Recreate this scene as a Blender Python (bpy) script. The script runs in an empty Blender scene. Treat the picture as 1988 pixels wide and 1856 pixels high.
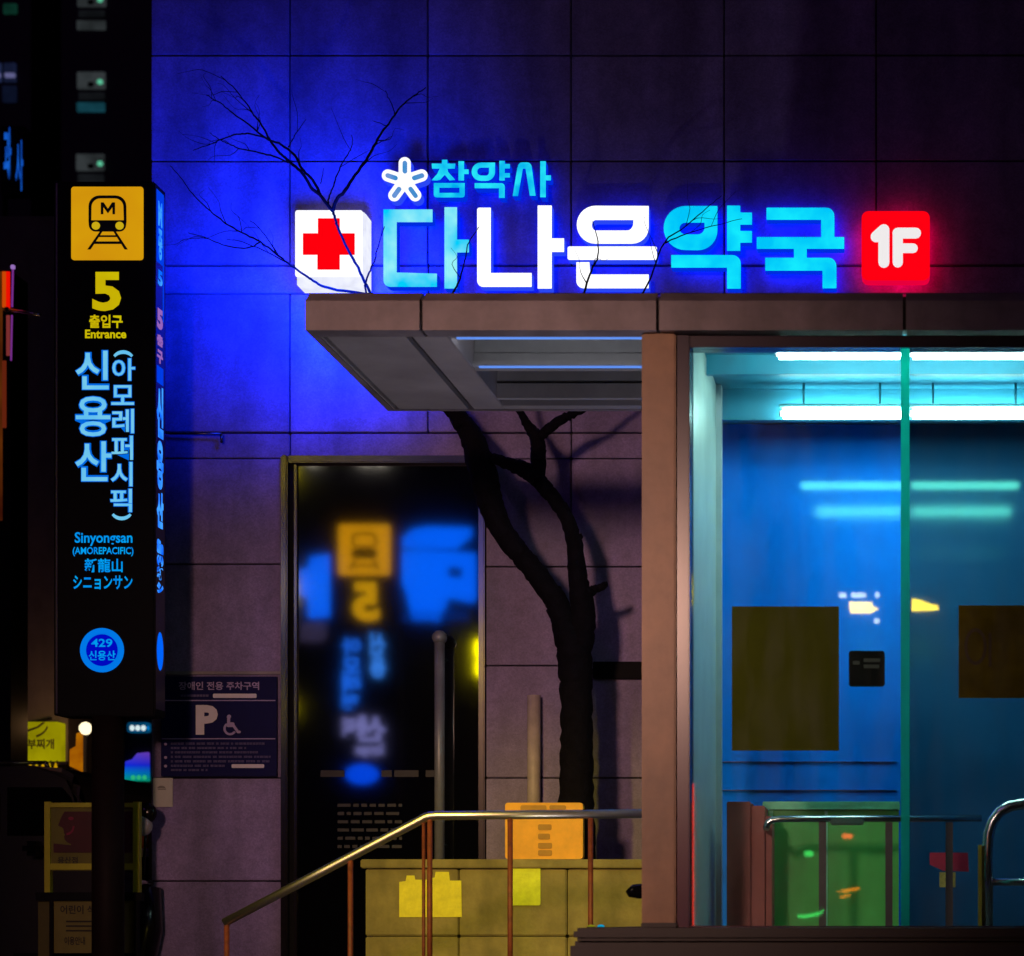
import bpy, bmesh, math, random
from mathutils import Vector, Matrix
from mathutils.geometry import tessellate_polygon

random.seed(7)
scene = bpy.context.scene
COL = scene.collection

# ------------------------------------------------------------------ camera
F = 3871.0            # focal length in reference pixels (1987 px wide picture)
VX, VY = 1765.0, 1785.0   # where level lines into the distance converge
CZ = 1.0              # eye height: crouching on the pavement
D_WALL = 12.0

cam = bpy.data.cameras.new('camera')
camo = bpy.data.objects.new('camera', cam)
COL.objects.link(camo)
camo.location = (0, 0, CZ)
camo.rotation_euler = (math.radians(90), 0, 0)
cam.sensor_width = 36
cam.lens = F / 1987 * 36
cam.shift_x = -(VX - 993.5) / 1987
cam.shift_y = (VY - 928.0) / 1987
cam.clip_end = 2000
cam.dof.use_dof = True
cam.dof.focus_distance = 11.0
cam.dof.aperture_fstop = 2.4
scene.camera = camo

# ------------------------------------------------------------------ world, night
w = bpy.data.worlds.new("World")
scene.world = w
w.use_nodes = True
nt = w.node_tree
bg = nt.nodes['Background']
sky = nt.nodes.new('ShaderNodeTexSky')
sky.sky_type = 'NISHITA'
sky.sun_disc = False
sky.sun_elevation = math.radians(-4)
sky.sun_rotation = math.radians(200)
nt.links.new(sky.outputs[0], bg.inputs[0])
bg.inputs[1].default_value = 0.007

sl = bpy.data.lights.new('moon', 'SUN')  # dim violet sun lamp added to tint the dark walls purple
sl.energy = 0.038
sl.angle = math.radians(0.5)
sl.color = (0.62, 0.20, 1.0)
slo = bpy.data.objects.new('moon', sl)
slo.rotation_euler = (math.radians(58), 0, math.radians(-25))
COL.objects.link(slo)

vs = scene.view_settings
vs.view_transform = 'Standard'
vs.look = 'None'
vs.exposure = 0
vs.gamma = 1
vs.use_curve_mapping = False
scene.cycles.max_bounces = 8
scene.cycles.transparent_max_bounces = 12
scene.cycles.use_denoising = True
scene.cycles.sample_clamp_indirect = 4.0

# light levels, kept together
E_STREET = 2150.0
E_BLUE = 520.0
E_TUBE = 60.0
E_UP = 54.0
E_YEL = 8.0
E_AMBER = 950.0
E_HALO = 8.0

# ------------------------------------------------------------------ helpers
def P(px, py, d):
    """world point seen at reference pixel (px, py) at distance d in front of the eye"""
    return Vector(((px - VX) / F * d, d, CZ + (VY - py) / F * d))

def X(px, d): return (px - VX) / F * d
def Z(py, d): return CZ + (VY - py) / F * d

def lin(r, g, b):
    def f(c):
        c /= 255.0
        return c / 12.92 if c <= 0.04045 else ((c + 0.055) / 1.055) ** 2.4
    return (f(r), f(g), f(b))

ORG = {}

def tag(o, label=None, cat=None, group=None, kind=None):
    if label: o['label'] = label
    if cat: o['category'] = cat
    if group: o['group'] = group
    if kind: o['kind'] = kind
    return o

def thing(name, loc, label, cat, group=None):
    o = bpy.data.objects.new(name, None)
    o.location = loc
    o.empty_display_size = 0.1
    COL.objects.link(o)
    ORG[o.name] = Vector(loc)
    return tag(o, label, cat, group)

class MB:
    def __init__(s):
        s.bm = bmesh.new()
    def face(s, vs_, mi=0, smooth=False):
        try:
            f = s.bm.faces.new(vs_)
        except ValueError:
            return None
        f.material_index = mi
        f.smooth = smooth
        return f
    def box(s, x0, x1, y0, y1, z0, z1, mi=0, bev=0.0):
        if x0 > x1: x0, x1 = x1, x0
        if z0 > z1: z0, z1 = z1, z0
        if y0 > y1: y0, y1 = y1, y0
        v = [s.bm.verts.new(c) for c in ((x0,y0,z0),(x1,y0,z0),(x1,y1,z0),(x0,y1,z0),(x0,y0,z1),(x1,y0,z1),(x1,y1,z1),(x0,y1,z1))]
        fs = [s.face([v[i] for i in q], mi) for q in ((0,1,5,4),(1,2,6,5),(2,3,7,6),(3,0,4,7),(4,5,6,7),(3,2,1,0))]
        if bev > 0:
            es = list({e for f in fs for e in f.edges})
            bmesh.ops.bevel(s.bm, geom=es, offset=bev, segments=2, affect='EDGES', material=-1)
        return s
    def pbox(s, px0, px1, py0, py1, d, t, mi=0, bev=0.0):
        """box whose front face covers this pixel rectangle at distance d, t thick going back"""
        return s.box(X(px0, d), X(px1, d), d, d + t, Z(py1, d), Z(py0, d), mi, bev)
    def prism(s, loops, y0, y1, mf=0, ms=0, mb=0):
        """extrude 2-D loops (x, z); first is the outline, the rest holes"""
        tris = tessellate_polygon([[Vector((a, b, 0)) for a, b in lp] for lp in loops])
        flat = [p for lp in loops for p in lp]
        fr = [s.bm.verts.new((a, y0, b)) for a, b in flat]
        bk = [s.bm.verts.new((a, y1, b)) for a, b in flat]
        for t in tris:
            s.face([fr[i] for i in t], mf)
            s.face([bk[i] for i in reversed(t)], mb)
        k = 0
        for lp in loops:
            n = len(lp)
            for i in range(n):
                a, b = k + i, k + (i + 1) % n
                s.face([fr[a], fr[b], bk[b], bk[a]], ms)
            k += n
        return s
    def pprism(s, loops, d, t, conv=None, mf=0, ms=0, mb=0):
        """prism from pixel loops"""
        out = []
        for lp in loops:
            l2 = []
            for (a, b) in lp:
                if conv: a, b = conv(a, b)
                l2.append((X(a, d), Z(b, d)))
            out.append(l2)
        return s.prism(out, d, d + t, mf, ms, mb)
    def tube(s, pts, rad, n=10, mi=0, cap=True, flat=1.0):
        pts = [Vector(p) for p in pts]
        if not isinstance(rad, (list, tuple)): rad = [rad] * len(pts)
        rings = []
        up0 = None
        for i, p in enumerate(pts):
            if i == 0: t = pts[1] - p
            elif i == len(pts) - 1: t = p - pts[-2]
            else: t = (pts[i+1] - p).normalized() + (p - pts[i-1]).normalized()
            t.normalize()
            ref = up0 if up0 is not None else (Vector((0,1,0)) if abs(t.y) < 0.9 else Vector((1,0,0)))
            u = (ref - t * ref.dot(t)).normalized()
            up0 = u
            v = t.cross(u)
            ring = []
            for k in range(n):
                a = 2 * math.pi * k / n
                ring.append(s.bm.verts.new(p + (u * math.cos(a) * flat + v * math.sin(a)) * rad[i]))
            rings.append(ring)
        for i in range(len(rings) - 1):
            for k in range(n):
                s.face([rings[i][k], rings[i][(k+1) % n], rings[i+1][(k+1) % n], rings[i+1][k]], mi, True)
        if cap:
            s.face(list(reversed(rings[0])), mi)
            s.face(rings[-1], mi)
        return s
    def lathe(s, prof, center, axis='Z', n=20, mi=0):
        """profile of (radius, height) pairs turned round an axis through center"""
        c = Vector(center)
        rings = []
        for r, h in prof:
            ring = []
            for k in range(n):
                a = 2 * math.pi * k / n
                if axis == 'Z': q = Vector((r * math.cos(a), r * math.sin(a), h))
                elif axis == 'Y': q = Vector((r * math.cos(a), h, r * math.sin(a)))
                else: q = Vector((h, r * math.cos(a), r * math.sin(a)))
                ring.append(s.bm.verts.new(c + q))
            rings.append(ring)
        for i in range(len(rings) - 1):
            for k in range(n):
                s.face([rings[i][k], rings[i][(k+1) % n], rings[i+1][(k+1) % n], rings[i+1][k]], mi, True)
        s.face(rings[0], mi)
        s.face(list(reversed(rings[-1])), mi)
        return s
    def text(s, body, px0, px1, py0, py1, d, bold=0.0, flip=False, mi=0, side=None, depth=0.0):
        """lettering fitted into a pixel box at distance d (or onto a side wall: side=(x, y0, y1, z0, z1))"""
        vs_, fs_ = glyphs(body, bold)
        xs = [v[0] for v in vs_]; ys = [v[1] for v in vs_]
        a0, a1, b0, b1 = min(xs), max(xs), min(ys), max(ys)
        nv = []
        for (a, b) in vs_:
            u = (a - a0) / (a1 - a0); v = (b - b0) / (b1 - b0)
            if flip: u = 1 - u
            if side:
                x, y0, y1, z0, z1 = side
                nv.append(s.bm.verts.new((x, y0 + (y1 - y0) * u, z0 + (z1 - z0) * v)))
            else:
                q = P(px0 + (px1 - px0) * u, py1 + (py0 - py1) * v, d)
                nv.append(s.bm.verts.new(q))
        for f in fs_:
            s.face([nv[i] for i in f], mi)
        return s
    def build(s, name, mats, parent=None, label=None):
        bmesh.ops.recalc_face_normals(s.bm, faces=s.bm.faces[:]) if not getattr(s, 'norecalc', False) else None
        me = bpy.data.meshes.new(name)
        org = ORG.get(parent.name, Vector((0,0,0))) if parent is not None else Vector((0,0,0))
        if org.length > 0:
            bmesh.ops.translate(s.bm, verts=s.bm.verts[:], vec=-org)
        s.bm.to_mesh(me)
        s.bm.free()
        if not isinstance(mats, (list, tuple)): mats = [mats]
        for m in mats: me.materials.append(m)
        o = bpy.data.objects.new(name, me)
        COL.objects.link(o)
        if parent is not None:
            o.parent = parent
        ORG[o.name] = org
        if label: o['label'] = label
        return o

_gl = {}
def glyphs(body, bold):
    k = (body, round(bold, 4))
    if k in _gl: return _gl[k]
    c = bpy.data.curves.new('lettering', 'FONT')
    c.body = body
    c.offset = bold
    c.resolution_u = 3
    c.fill_mode = 'FRONT' if hasattr(c, 'fill_mode') else c.fill_mode
    o = bpy.data.objects.new('lettering', c)
    COL.objects.link(o)
    dg = bpy.context.evaluated_depsgraph_get()
    dg.update()
    me = bpy.data.meshes.new_from_object(o.evaluated_get(dg))
    res = ([(v.co.x, v.co.y) for v in me.vertices], [tuple(p.vertices) for p in me.polygons])
    bpy.data.objects.remove(o)
    bpy.data.curves.remove(c)
    bpy.data.meshes.remove(me)
    _gl[k] = res
    return res

def arc(cx, cy, rx, ry, a0, a1, n=8):
    return [(cx + rx * math.cos(math.radians(a0 + (a1 - a0) * i / n)), cy - ry * math.sin(math.radians(a0 + (a1 - a0) * i / n))) for i in range(n + 1)]

def rrect(x0, y0, x1, y1, r, n=6):
    """rounded rectangle in pixel space (y down)"""
    return (arc(x0 + r, y0 + r, r, r, 180, 90, n) + arc(x1 - r, y0 + r, r, r, 90, 0, n) +
            arc(x1 - r, y1 - r, r, r, 0, -90, n) + arc(x0 + r, y1 - r, r, r, -90, -180, n))

def capsule(a, b, wd, n=6):
    ax, ay = a; bx, by = b
    th = math.degrees(math.atan2(-(by - ay), bx - ax))
    return arc(bx, by, wd, wd, th - 90, th + 90, n) + arc(ax, ay, wd, wd, th + 90, th + 270, n)

def smooth_path(pts, sub=5, jit=0.0):
    """Catmull-Rom through (x, y, z, r) tuples"""
    out = []
    n = len(pts)
    for i in range(n - 1):
        p0 = pts[max(i-1, 0)]; p1 = pts[i]; p2 = pts[i+1]; p3 = pts[min(i+2, n-1)]
        for k in range(sub):
            t = k / sub
            q = []
            for j in range(4):
                q.append(0.5 * (2*p1[j] + (-p0[j]+p2[j])*t + (2*p0[j]-5*p1[j]+4*p2[j]-p3[j])*t*t + (-p0[j]+3*p1[j]-3*p2[j]+p3[j])*t**3))
            if jit and (i or k):
                for j in range(3): q[j] += random.uniform(-jit, jit)
            out.append(q)
    out.append(list(pts[-1]))
    return out

# ------------------------------------------------------------------ materials
def pbr(name, col, rough=0.6, metal=0.0, var=0.25, scale=6.0, bump=0.0, bscale=60.0, island=0.0, coat=0.0, spec=0.5, stain=0.0, speck=0.0):
    m = bpy.data.materials.new(name)
    m.use_nodes = True
    n = m.node_tree.nodes; l = m.node_tree.links
    b = n['Principled BSDF']
    b.inputs['Roughness'].default_value = rough
    b.inputs['Metallic'].default_value = metal
    b.inputs['Specular IOR Level'].default_value = spec
    b.inputs['Coat Weight'].default_value = coat
    tc = n.new('ShaderNodeTexCoord')
    nz = n.new('ShaderNodeTexNoise')
    nz.inputs['Scale'].default_value = scale
    nz.inputs['Detail'].default_value = 6
    nz.inputs['Roughness'].default_value = 0.65
    l.new(tc.outputs['Object'], nz.inputs['Vector'])
    mr = n.new('ShaderNodeMapRange')
    mr.inputs['From Min'].default_value = 0.3; mr.inputs['From Max'].default_value = 0.7
    mr.inputs['To Min'].default_value = 1 - var; mr.inputs['To Max'].default_value = 1 + var
    l.new(nz.outputs['Fac'], mr.inputs['Value'])
    fac = mr.outputs['Result']
    if island > 0:
        g = n.new('ShaderNodeNewGeometry')
        m2 = n.new('ShaderNodeMapRange')
        m2.inputs['To Min'].default_value = 1 - island; m2.inputs['To Max'].default_value = 1 + island
        l.new(g.outputs['Random Per Island'], m2.inputs['Value'])
        mu = n.new('ShaderNodeMath'); mu.operation = 'MULTIPLY'
        l.new(fac, mu.inputs[0]); l.new(m2.outputs['Result'], mu.inputs[1])
        fac = mu.outputs[0]
    if stain > 0:
        n2 = n.new('ShaderNodeTexNoise'); n2.inputs['Scale'].default_value = 1.6; n2.inputs['Detail'].default_value = 8
        mp = n.new('ShaderNodeMapping'); mp.inputs['Scale'].default_value = (2.2, 2.2, 0.6)
        l.new(tc.outputs['Object'], mp.inputs['Vector']); l.new(mp.outputs[0], n2.inputs['Vector'])
        m3 = n.new('ShaderNodeMapRange')
        m3.inputs['From Min'].default_value = 0.35; m3.inputs['From Max'].default_value = 0.65
        m3.inputs['To Min'].default_value = 1 - stain; m3.inputs['To Max'].default_value = 1.0
        l.new(n2.outputs['Fac'], m3.inputs['Value'])
        mu = n.new('ShaderNodeMath'); mu.operation = 'MULTIPLY'
        l.new(fac, mu.inputs[0]); l.new(m3.outputs['Result'], mu.inputs[1])
        fac = mu.outputs[0]
    if speck > 0:
        n3 = n.new('ShaderNodeTexVoronoi'); n3.inputs['Scale'].default_value = 120
        l.new(tc.outputs['Object'], n3.inputs['Vector'])
        sep = n.new('ShaderNodeSeparateColor'); l.new(n3.outputs['Color'], sep.inputs[0])
        m4 = n.new('ShaderNodeMapRange'); m4.inputs['To Min'].default_value = 1 - speck; m4.inputs['To Max'].default_value = 1 + speck * 0.6
        l.new(sep.outputs[0], m4.inputs['Value'])
        mu = n.new('ShaderNodeMath'); mu.operation = 'MULTIPLY'
        l.new(fac, mu.inputs[0]); l.new(m4.outputs['Result'], mu.inputs[1])
        fac = mu.outputs[0]
    vm = n.new('ShaderNodeVectorMath'); vm.operation = 'SCALE'
    vm.inputs[0].default_value = col
    l.new(fac, vm.inputs['Scale'])
    l.new(vm.outputs[0], b.inputs['Base Color'])
    if bump > 0:
        bn = n.new('ShaderNodeTexNoise'); bn.inputs['Scale'].default_value = bscale; bn.inputs['Detail'].default_value = 4
        l.new(tc.outputs['Object'], bn.inputs['Vector'])
        bp = n.new('ShaderNodeBump'); bp.inputs['Strength'].default_value = bump; bp.inputs['Distance'].default_value = 0.01
        l.new(bn.outputs['Fac'], bp.inputs['Height'])
        l.new(bp.outputs[0], b.inputs['Normal'])
    return m

def glow(name, rgb, strength=1.0, var=0.0, scale=4.0, rgb2=None):
    """a surface that gives off light; var lets the brightness wander as in unevenly lit acrylic"""
    m = bpy.data.materials.new(name)
    m.use_nodes = True
    n = m.node_tree.nodes; l = m.node_tree.links
    n.remove(n['Principled BSDF'])
    e = n.new('ShaderNodeEmission')
    e.inputs['Color'].default_value = (*rgb, 1)
    e.inputs['Strength'].default_value = strength
    if var > 0:
        tc = n.new('ShaderNodeTexCoord')
        nz = n.new('ShaderNodeTexNoise'); nz.inputs['Scale'].default_value = scale; nz.inputs['Detail'].default_value = 3
        l.new(tc.outputs['Object'], nz.inputs['Vector'])
        mr = n.new('ShaderNodeMapRange')
        mr.inputs['From Min'].default_value = 0.35; mr.inputs['From Max'].default_value = 0.65
        if rgb2:
            mx = n.new('ShaderNodeMix'); mx.data_type = 'RGBA'
            l.new(nz.outputs['Fac'], mr.inputs['Value'])
            l.new(mr.outputs['Result'], mx.inputs['Factor'])
            mx.inputs['A'].default_value = (*rgb, 1); mx.inputs['B'].default_value = (*rgb2, 1)
            l.new(mx.outputs['Result'], e.inputs['Color'])
        else:
            mr.inputs['To Min'].default_value = strength * (1 - var); mr.inputs['To Max'].default_value = strength * (1 + var)
            l.new(nz.outputs['Fac'], mr.inputs['Value'])
            l.new(mr.outputs['Result'], e.inputs['Strength'])
    l.new(e.outputs[0], n['Material Output'].inputs['Surface'])
    return m

def pane(name, tint=(0.9, 0.97, 0.97), refl=0.08, rough=0.02, dirt=0.0):
    """thin clear glass: see-through with a faint mirror"""
    m = bpy.data.materials.new(name)
    m.use_nodes = True
    n = m.node_tree.nodes; l = m.node_tree.links
    n.remove(n['Principled BSDF'])
    t = n.new('ShaderNodeBsdfTransparent'); t.inputs[0].default_value = (*tint, 1)
    g = n.new('ShaderNodeBsdfGlossy'); g.inputs['Roughness'].default_value = rough
    fr = n.new('ShaderNodeFresnel'); fr.inputs['IOR'].default_value = 1.5
    ad = n.new('ShaderNodeMath'); ad.operation = 'ADD'; ad.inputs[1].default_value = refl - 0.04
    l.new(fr.outputs[0], ad.inputs[0])
    mx = n.new('ShaderNodeMixShader')
    l.new(ad.outputs[0], mx.inputs[0]); l.new(t.outputs[0], mx.inputs[1]); l.new(g.outputs[0], mx.inputs[2])
    out = mx.outputs[0]
    if dirt > 0:
        d = n.new('ShaderNodeBsdfDiffuse'); d.inputs[0].default_value = (0.5, 0.55, 0.55, 1)
        tc = n.new('ShaderNodeTexCoord')
        nz = n.new('ShaderNodeTexNoise'); nz.inputs['Scale'].default_value = 3.5; nz.inputs['Detail'].default_value = 8
        mp = n.new('ShaderNodeMapping'); mp.inputs['Scale'].default_value = (3, 3, 0.7)
        l.new(tc.outputs['Object'], mp.inputs[0]); l.new(mp.outputs[0], nz.inputs['Vector'])
        mr = n.new('ShaderNodeMapRange'); mr.inputs['From Min'].default_value = 0.4; mr.inputs['From Max'].default_value = 0.75
        mr.inputs['To Min'].default_value = 0.0; mr.inputs['To Max'].default_value = dirt
        l.new(nz.outputs['Fac'], mr.inputs['Value'])
        m2 = n.new('ShaderNodeMixShader')
        l.new(mr.outputs['Result'], m2.inputs[0]); l.new(out, m2.inputs[1]); l.new(d.outputs[0], m2.inputs[2])
        out = m2.outputs[0]
    l.new(out, n['Material Output'].inputs['Surface'])
    return m

M = {}
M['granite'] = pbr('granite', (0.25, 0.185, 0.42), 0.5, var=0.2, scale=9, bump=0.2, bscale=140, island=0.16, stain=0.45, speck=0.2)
M['joint'] = pbr('joint', (0.05, 0.045, 0.06), 0.9)
M['pavement'] = pbr('pavement', (0.12, 0.115, 0.11), 0.75, var=0.35, scale=3, bump=0.3, bscale=40)
M['asphalt'] = pbr('asphalt', (0.05, 0.05, 0.05), 0.8, var=0.3, scale=4, bump=0.4, bscale=90)
M['clad'] = pbr('clad', (0.27, 0.235, 0.265), 0.42, var=0.2, scale=7, bump=0.08, bscale=30, stain=0.4)
M['clad_dark'] = pbr('clad_dark', (0.015, 0.013, 0.018), 0.6)
M['soffit'] = pbr('soffit', (0.36, 0.34, 0.36), 0.55, var=0.12, scale=3, stain=0.2)
M['slat'] = pbr('slat', (0.33, 0.33, 0.34), 0.45, var=0.15, scale=4)
M['pillar'] = pbr('pillar', (0.37, 0.205, 0.095), 0.42, var=0.18, scale=7, bump=0.06, bscale=30, stain=0.45)
M['steel'] = pbr('steel', (0.62, 0.61, 0.60), 0.18, 1.0, var=0.08, scale=12)
M['darksteel'] = pbr('darksteel', (0.16, 0.14, 0.16), 0.3, 1.0, var=0.1)
M['black'] = pbr('black', (0.005, 0.005, 0.007), 0.6, var=0.2, spec=0.08)
M['blackgloss'] = pbr('blackgloss', (0.004, 0.004, 0.006), 0.2, var=0.2, spec=0.3)
M['plinth'] = pbr('plinth', (0.010, 0.009, 0.009), 0.5, var=0.3, scale=10)
M['rust'] = pbr('rust', (0.15, 0.030, 0.017), 0.6, var=0.4, scale=25, bump=0.2)
M['bark'] = pbr('bark', (0.0045, 0.0035, 0.007), 0.9, spec=0.1, var=0.4, scale=18, bump=0.8, bscale=45)
M['twig'] = pbr('twig', (0.007, 0.006, 0.010), 0.9, spec=0.1, var=0.3, scale=30)
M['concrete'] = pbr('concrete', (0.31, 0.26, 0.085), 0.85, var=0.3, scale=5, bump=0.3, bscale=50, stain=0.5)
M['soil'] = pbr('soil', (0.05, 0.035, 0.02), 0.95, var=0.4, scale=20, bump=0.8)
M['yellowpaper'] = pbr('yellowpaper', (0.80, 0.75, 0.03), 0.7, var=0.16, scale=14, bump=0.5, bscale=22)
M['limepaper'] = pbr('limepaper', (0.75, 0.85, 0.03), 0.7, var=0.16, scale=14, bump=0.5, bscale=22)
M['orangeboard'] = pbr('orangeboard', (0.90, 0.42, 0.02), 0.6, var=0.2, scale=5)
M['greydecal'] = pbr('greydecal', (0.018, 0.018, 0.022), 0.6)
M['ink'] = pbr('ink', (0.02, 0.015, 0.01), 0.7)
M['navy'] = pbr('navy', (0.004, 0.005, 0.075), 0.5, var=0.1, spec=0.12)
M['signwhite'] = pbr('signwhite', (0.75, 0.68, 0.78), 0.5, var=0.04)
M['signlilac'] = pbr('signlilac', (0.42, 0.32, 0.60), 0.5, var=0.05)
M['signdim'] = pbr('signdim', (0.09, 0.07, 0.22), 0.5, var=0.2, scale=40)
M['paper'] = pbr('paper', (0.55, 0.53, 0.50), 0.8, var=0.08)
M['paperprint'] = pbr('paperprint', (0.25, 0.24, 0.23), 0.8)

# ------------------------------------------------------------------ setting: ground, road, steps
g = MB(); g.box(-200, 200, -6, 300, -0.2, 0.0)
tag(g.build('pavement', M['pavement']), kind='structure')
g = MB(); g.box(-200, 200, -40, -6, -0.4, -0.12)
tag(g.build('road', M['asphalt']), kind='structure')
RD = 9.4
g = MB()
g.box(X(830, RD), -1.47, 8.9, 10.98, 0.001, 0.5)
for i in range(3):
    g.box(X(830, RD) - 0.32 * (i + 1), X(830, RD) - 0.32 * i, 8.9, 10.98, 0.001, 0.5 - 0.125 * (i + 1))
tag(g.build('steps', M['pavement']), kind='structure')

# ------------------------------------------------------------------ the granite building
bld = thing('granite_building', (X(1000, 12), 12.0, 0), 'building clad in large grey granite panels behind the lit pharmacy letters', 'building')
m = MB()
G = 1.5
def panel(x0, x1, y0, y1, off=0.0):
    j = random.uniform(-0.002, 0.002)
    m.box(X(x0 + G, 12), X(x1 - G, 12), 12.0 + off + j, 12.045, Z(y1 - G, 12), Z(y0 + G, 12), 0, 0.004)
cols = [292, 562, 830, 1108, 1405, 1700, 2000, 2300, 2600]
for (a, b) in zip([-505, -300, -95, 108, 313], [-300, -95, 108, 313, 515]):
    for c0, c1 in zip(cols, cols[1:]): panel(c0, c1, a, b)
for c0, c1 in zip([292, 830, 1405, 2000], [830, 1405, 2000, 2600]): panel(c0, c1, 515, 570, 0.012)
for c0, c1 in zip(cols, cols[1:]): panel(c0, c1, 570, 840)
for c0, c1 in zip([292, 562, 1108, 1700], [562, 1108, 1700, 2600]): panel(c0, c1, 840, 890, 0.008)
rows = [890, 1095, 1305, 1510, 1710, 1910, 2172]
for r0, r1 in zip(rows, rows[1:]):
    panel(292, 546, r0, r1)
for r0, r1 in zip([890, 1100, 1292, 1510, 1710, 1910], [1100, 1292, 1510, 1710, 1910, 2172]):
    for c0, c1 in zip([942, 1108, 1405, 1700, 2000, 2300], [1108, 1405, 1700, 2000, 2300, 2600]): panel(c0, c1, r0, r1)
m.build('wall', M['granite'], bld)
m = MB(); m.box(X(294, 12), X(2600, 12), 12.047, 19.0, 0.0, Z(-510, 12)); m.build('backing', M['joint'], bld)
# ledge strip low on the wall over the parking sign
m = MB(); m.pbox(296, 545, 1303, 1309, 11.985, 0.012); m.build('ledge', M['clad'], bld)
# pipe bracket marks on the left band
m = MB(); m.tube([P(430, 842, 11.97), P(430, 860, 11.97)], 0.008, 8); m.tube([P(330, 842, 11.98), P(430, 842, 11.97)], 0.006, 8)
m.build('conduit', M['darksteel'], bld)

# dark mirror-like glass door with its frame
mg = bpy.data.materials.new('door_glass'); mg.use_nodes = True
b = mg.node_tree.nodes['Principled BSDF']
b.inputs['Base Color'].default_value = (0.002, 0.002, 0.004, 1)
b.inputs['Roughness'].default_value = 0.04
b.inputs['IOR'].default_value = 2.6
M['door_glass'] = mg
m = MB(); m.pbox(574, 932, 905, 2172, 12.02, 0.02); door = m.build('door', M['door_glass'], bld)
m = MB()
m.box(X(548, 12), X(561, 12), 11.96, 12.046, 0.0, Z(886, 12), 0, 0.008)
m.box(X(930, 12), X(942, 12), 11.97, 12.046, 0.0, Z(886, 12), 0, 0.006)
m.box(X(561, 12), X(930, 12), 11.97, 12.046, Z(900, 12), Z(886, 12), 0, 0.006)
m.box(X(570, 12), X(576, 12), 12.0, 12.046, 0.0, Z(901, 12), 0, 0.003)
m.build('frame', pbr('door_frame', (0.20, 0.17, 0.17), 0.14, 1.0, var=0.1), door)
m = MB(); m.box(X(561, 12), X(570, 12), 12.015, 12.046, 0.0, Z(901, 12)); m.build('reveal', M['black'], door)
m = MB()
hp = P(853, 1238, 11.90)
m.tube([P(853, 1240, 11.90), P(853, 1700, 11.90)], 0.030, 14)
m.lathe([(0.001, 0.045), (0.022, 0.040), (0.040, 0.020), (0.045, 0), (0.040, -0.02), (0.022, -0.04), (0.001, -0.045)], hp, n=16)
for py in (1275, 1640): m.tube([P(853, py, 11.9), P(853, py, 12.0) * 1.0 + Vector((0, 0.022, 0))], 0.012, 8)
m.build('handle', pbr('handle_metal', (0.20, 0.21, 0.25), 0.4, 0.2), door)
m = MB()
for i, (a, c) in enumerate(((622, 668), (740, 760), (765, 812), (826, 850))): m.pbox(a, c, 1495, 1508, 12.016, 0.003)
for k in range(6):
    x = 655
    while x < 775:
        wd = random.uniform(8, 26)
        m.pbox(x, min(x + wd, 780), 1560 + k * 16, 1566 + k * 16, 12.016, 0.003)
        x += wd + 5
m.build('decal', M['greydecal'], door)
# dark band on the wall right of the tree, pale down pipe
m = MB(); m.pbox(1150, 1300, 1284, 1317, 11.96, 0.038, 0, 0.004); m.build('band', M['black'], bld)
m = MB(); m.tube([P(1036, 1350, 11.95), P(1036, 1700, 11.95)], 0.040, 12); m.build('downpipe', pbr('pipe', (0.5, 0.42, 0.40), 0.5), bld)

# ------------------------------------------------------------------ lit lettering
WHITE_F = glow('face_white', (1.0, 1.0, 1.0), 1.25)
CYAN_F = glow('face_cyan', lin(0, 205, 250), 1.0, 0.5, 5.0, lin(150, 240, 250))
CYAN2_F = glow('face_cyan_deep', lin(0, 196, 250), 1.0, 0.5, 6.0, lin(20, 236, 255))
SMALL_F = glow('face_cyan_small', lin(0, 172, 238), 1.0, 0.5, 9.0, lin(40, 232, 250))
SIDE_B = glow('letter_return_blue', (0.0, 0.035, 0.95), 0.75)
SIDE_W = glow('letter_return_white', lin(45, 75, 255), 0.9)  # bloom round the white letters, put into the glow of their sides
BACK_B = glow('letter_back_light', (0.0, 0.018, 1.0), E_HALO)
BACK_S = glow('letter_back_light_small', (0.0, 0.018, 1.0), E_HALO * 0.6)

def z5(x, y): return ((800 + x / 1.988) / 1.5214, (400 + y / 1.988) / 1.5214)
def z6(x, y): return ((1600 + x / 1.65667) / 1.5214, (500 + y / 1.65667) / 1.5214)
LD = 11.86     # letter faces
LT = 0.075     # letter depth: leaves a gap to the wall for the halo

def pins(spots, conv, par, d0=LD + LT):
    for (x, y) in spots:
        a, b_ = conv(x, y)
        p = P(a, b_, d0)
        mp = MB(); mp.tube([p - Vector((0, 0.005, 0)), Vector((p.x, 12.004, p.z))], 0.008, 6)
        mp.build('mounting_pin', M['darksteel'], par)

sign = thing('pharmacy_sign', P(1190, 558, 12.0), 'large row of five lit cyan and white Korean letters above the canopy', 'letter sign')
def letter(loop_sets, conv, face, side, back, parent, name='letter', label=None, d=LD, t=LT):
    mb = MB()
    for loops in loop_sets:
        mb.pprism(loops, d, t, conv, 0, 1, 2)
    return mb.build(name, [face, side, back], parent, label)

# 다
L = [[[(660,435),(948,435),(948,510),(738,510),(738,805),(974,812),(974,890)] + arc(700,850,40,40,270,180,5)]]
L += [[[(1018,422),(1092,422),(1092,612),(1162,612),(1162,688),(1092,688),(1092,900),(1018,900)]]]
letter(L, z5, CYAN_F, SIDE_B, BACK_B, sign, 'letter')
# 나
L = [[arc(1222,437,12,12,180,90,3) + [(1290,425),(1290,808),(1530,808),(1530,890)] + arc(1246,854,36,36,270,180,5)]]
L += [[[(1565,412),(1648,412),(1648,605),(1720,605),(1720,685),(1648,685),(1648,900),(1565,900)]]]
letter(L, z5, WHITE_F, SIDE_W, BACK_B, sign, 'letter')
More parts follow.
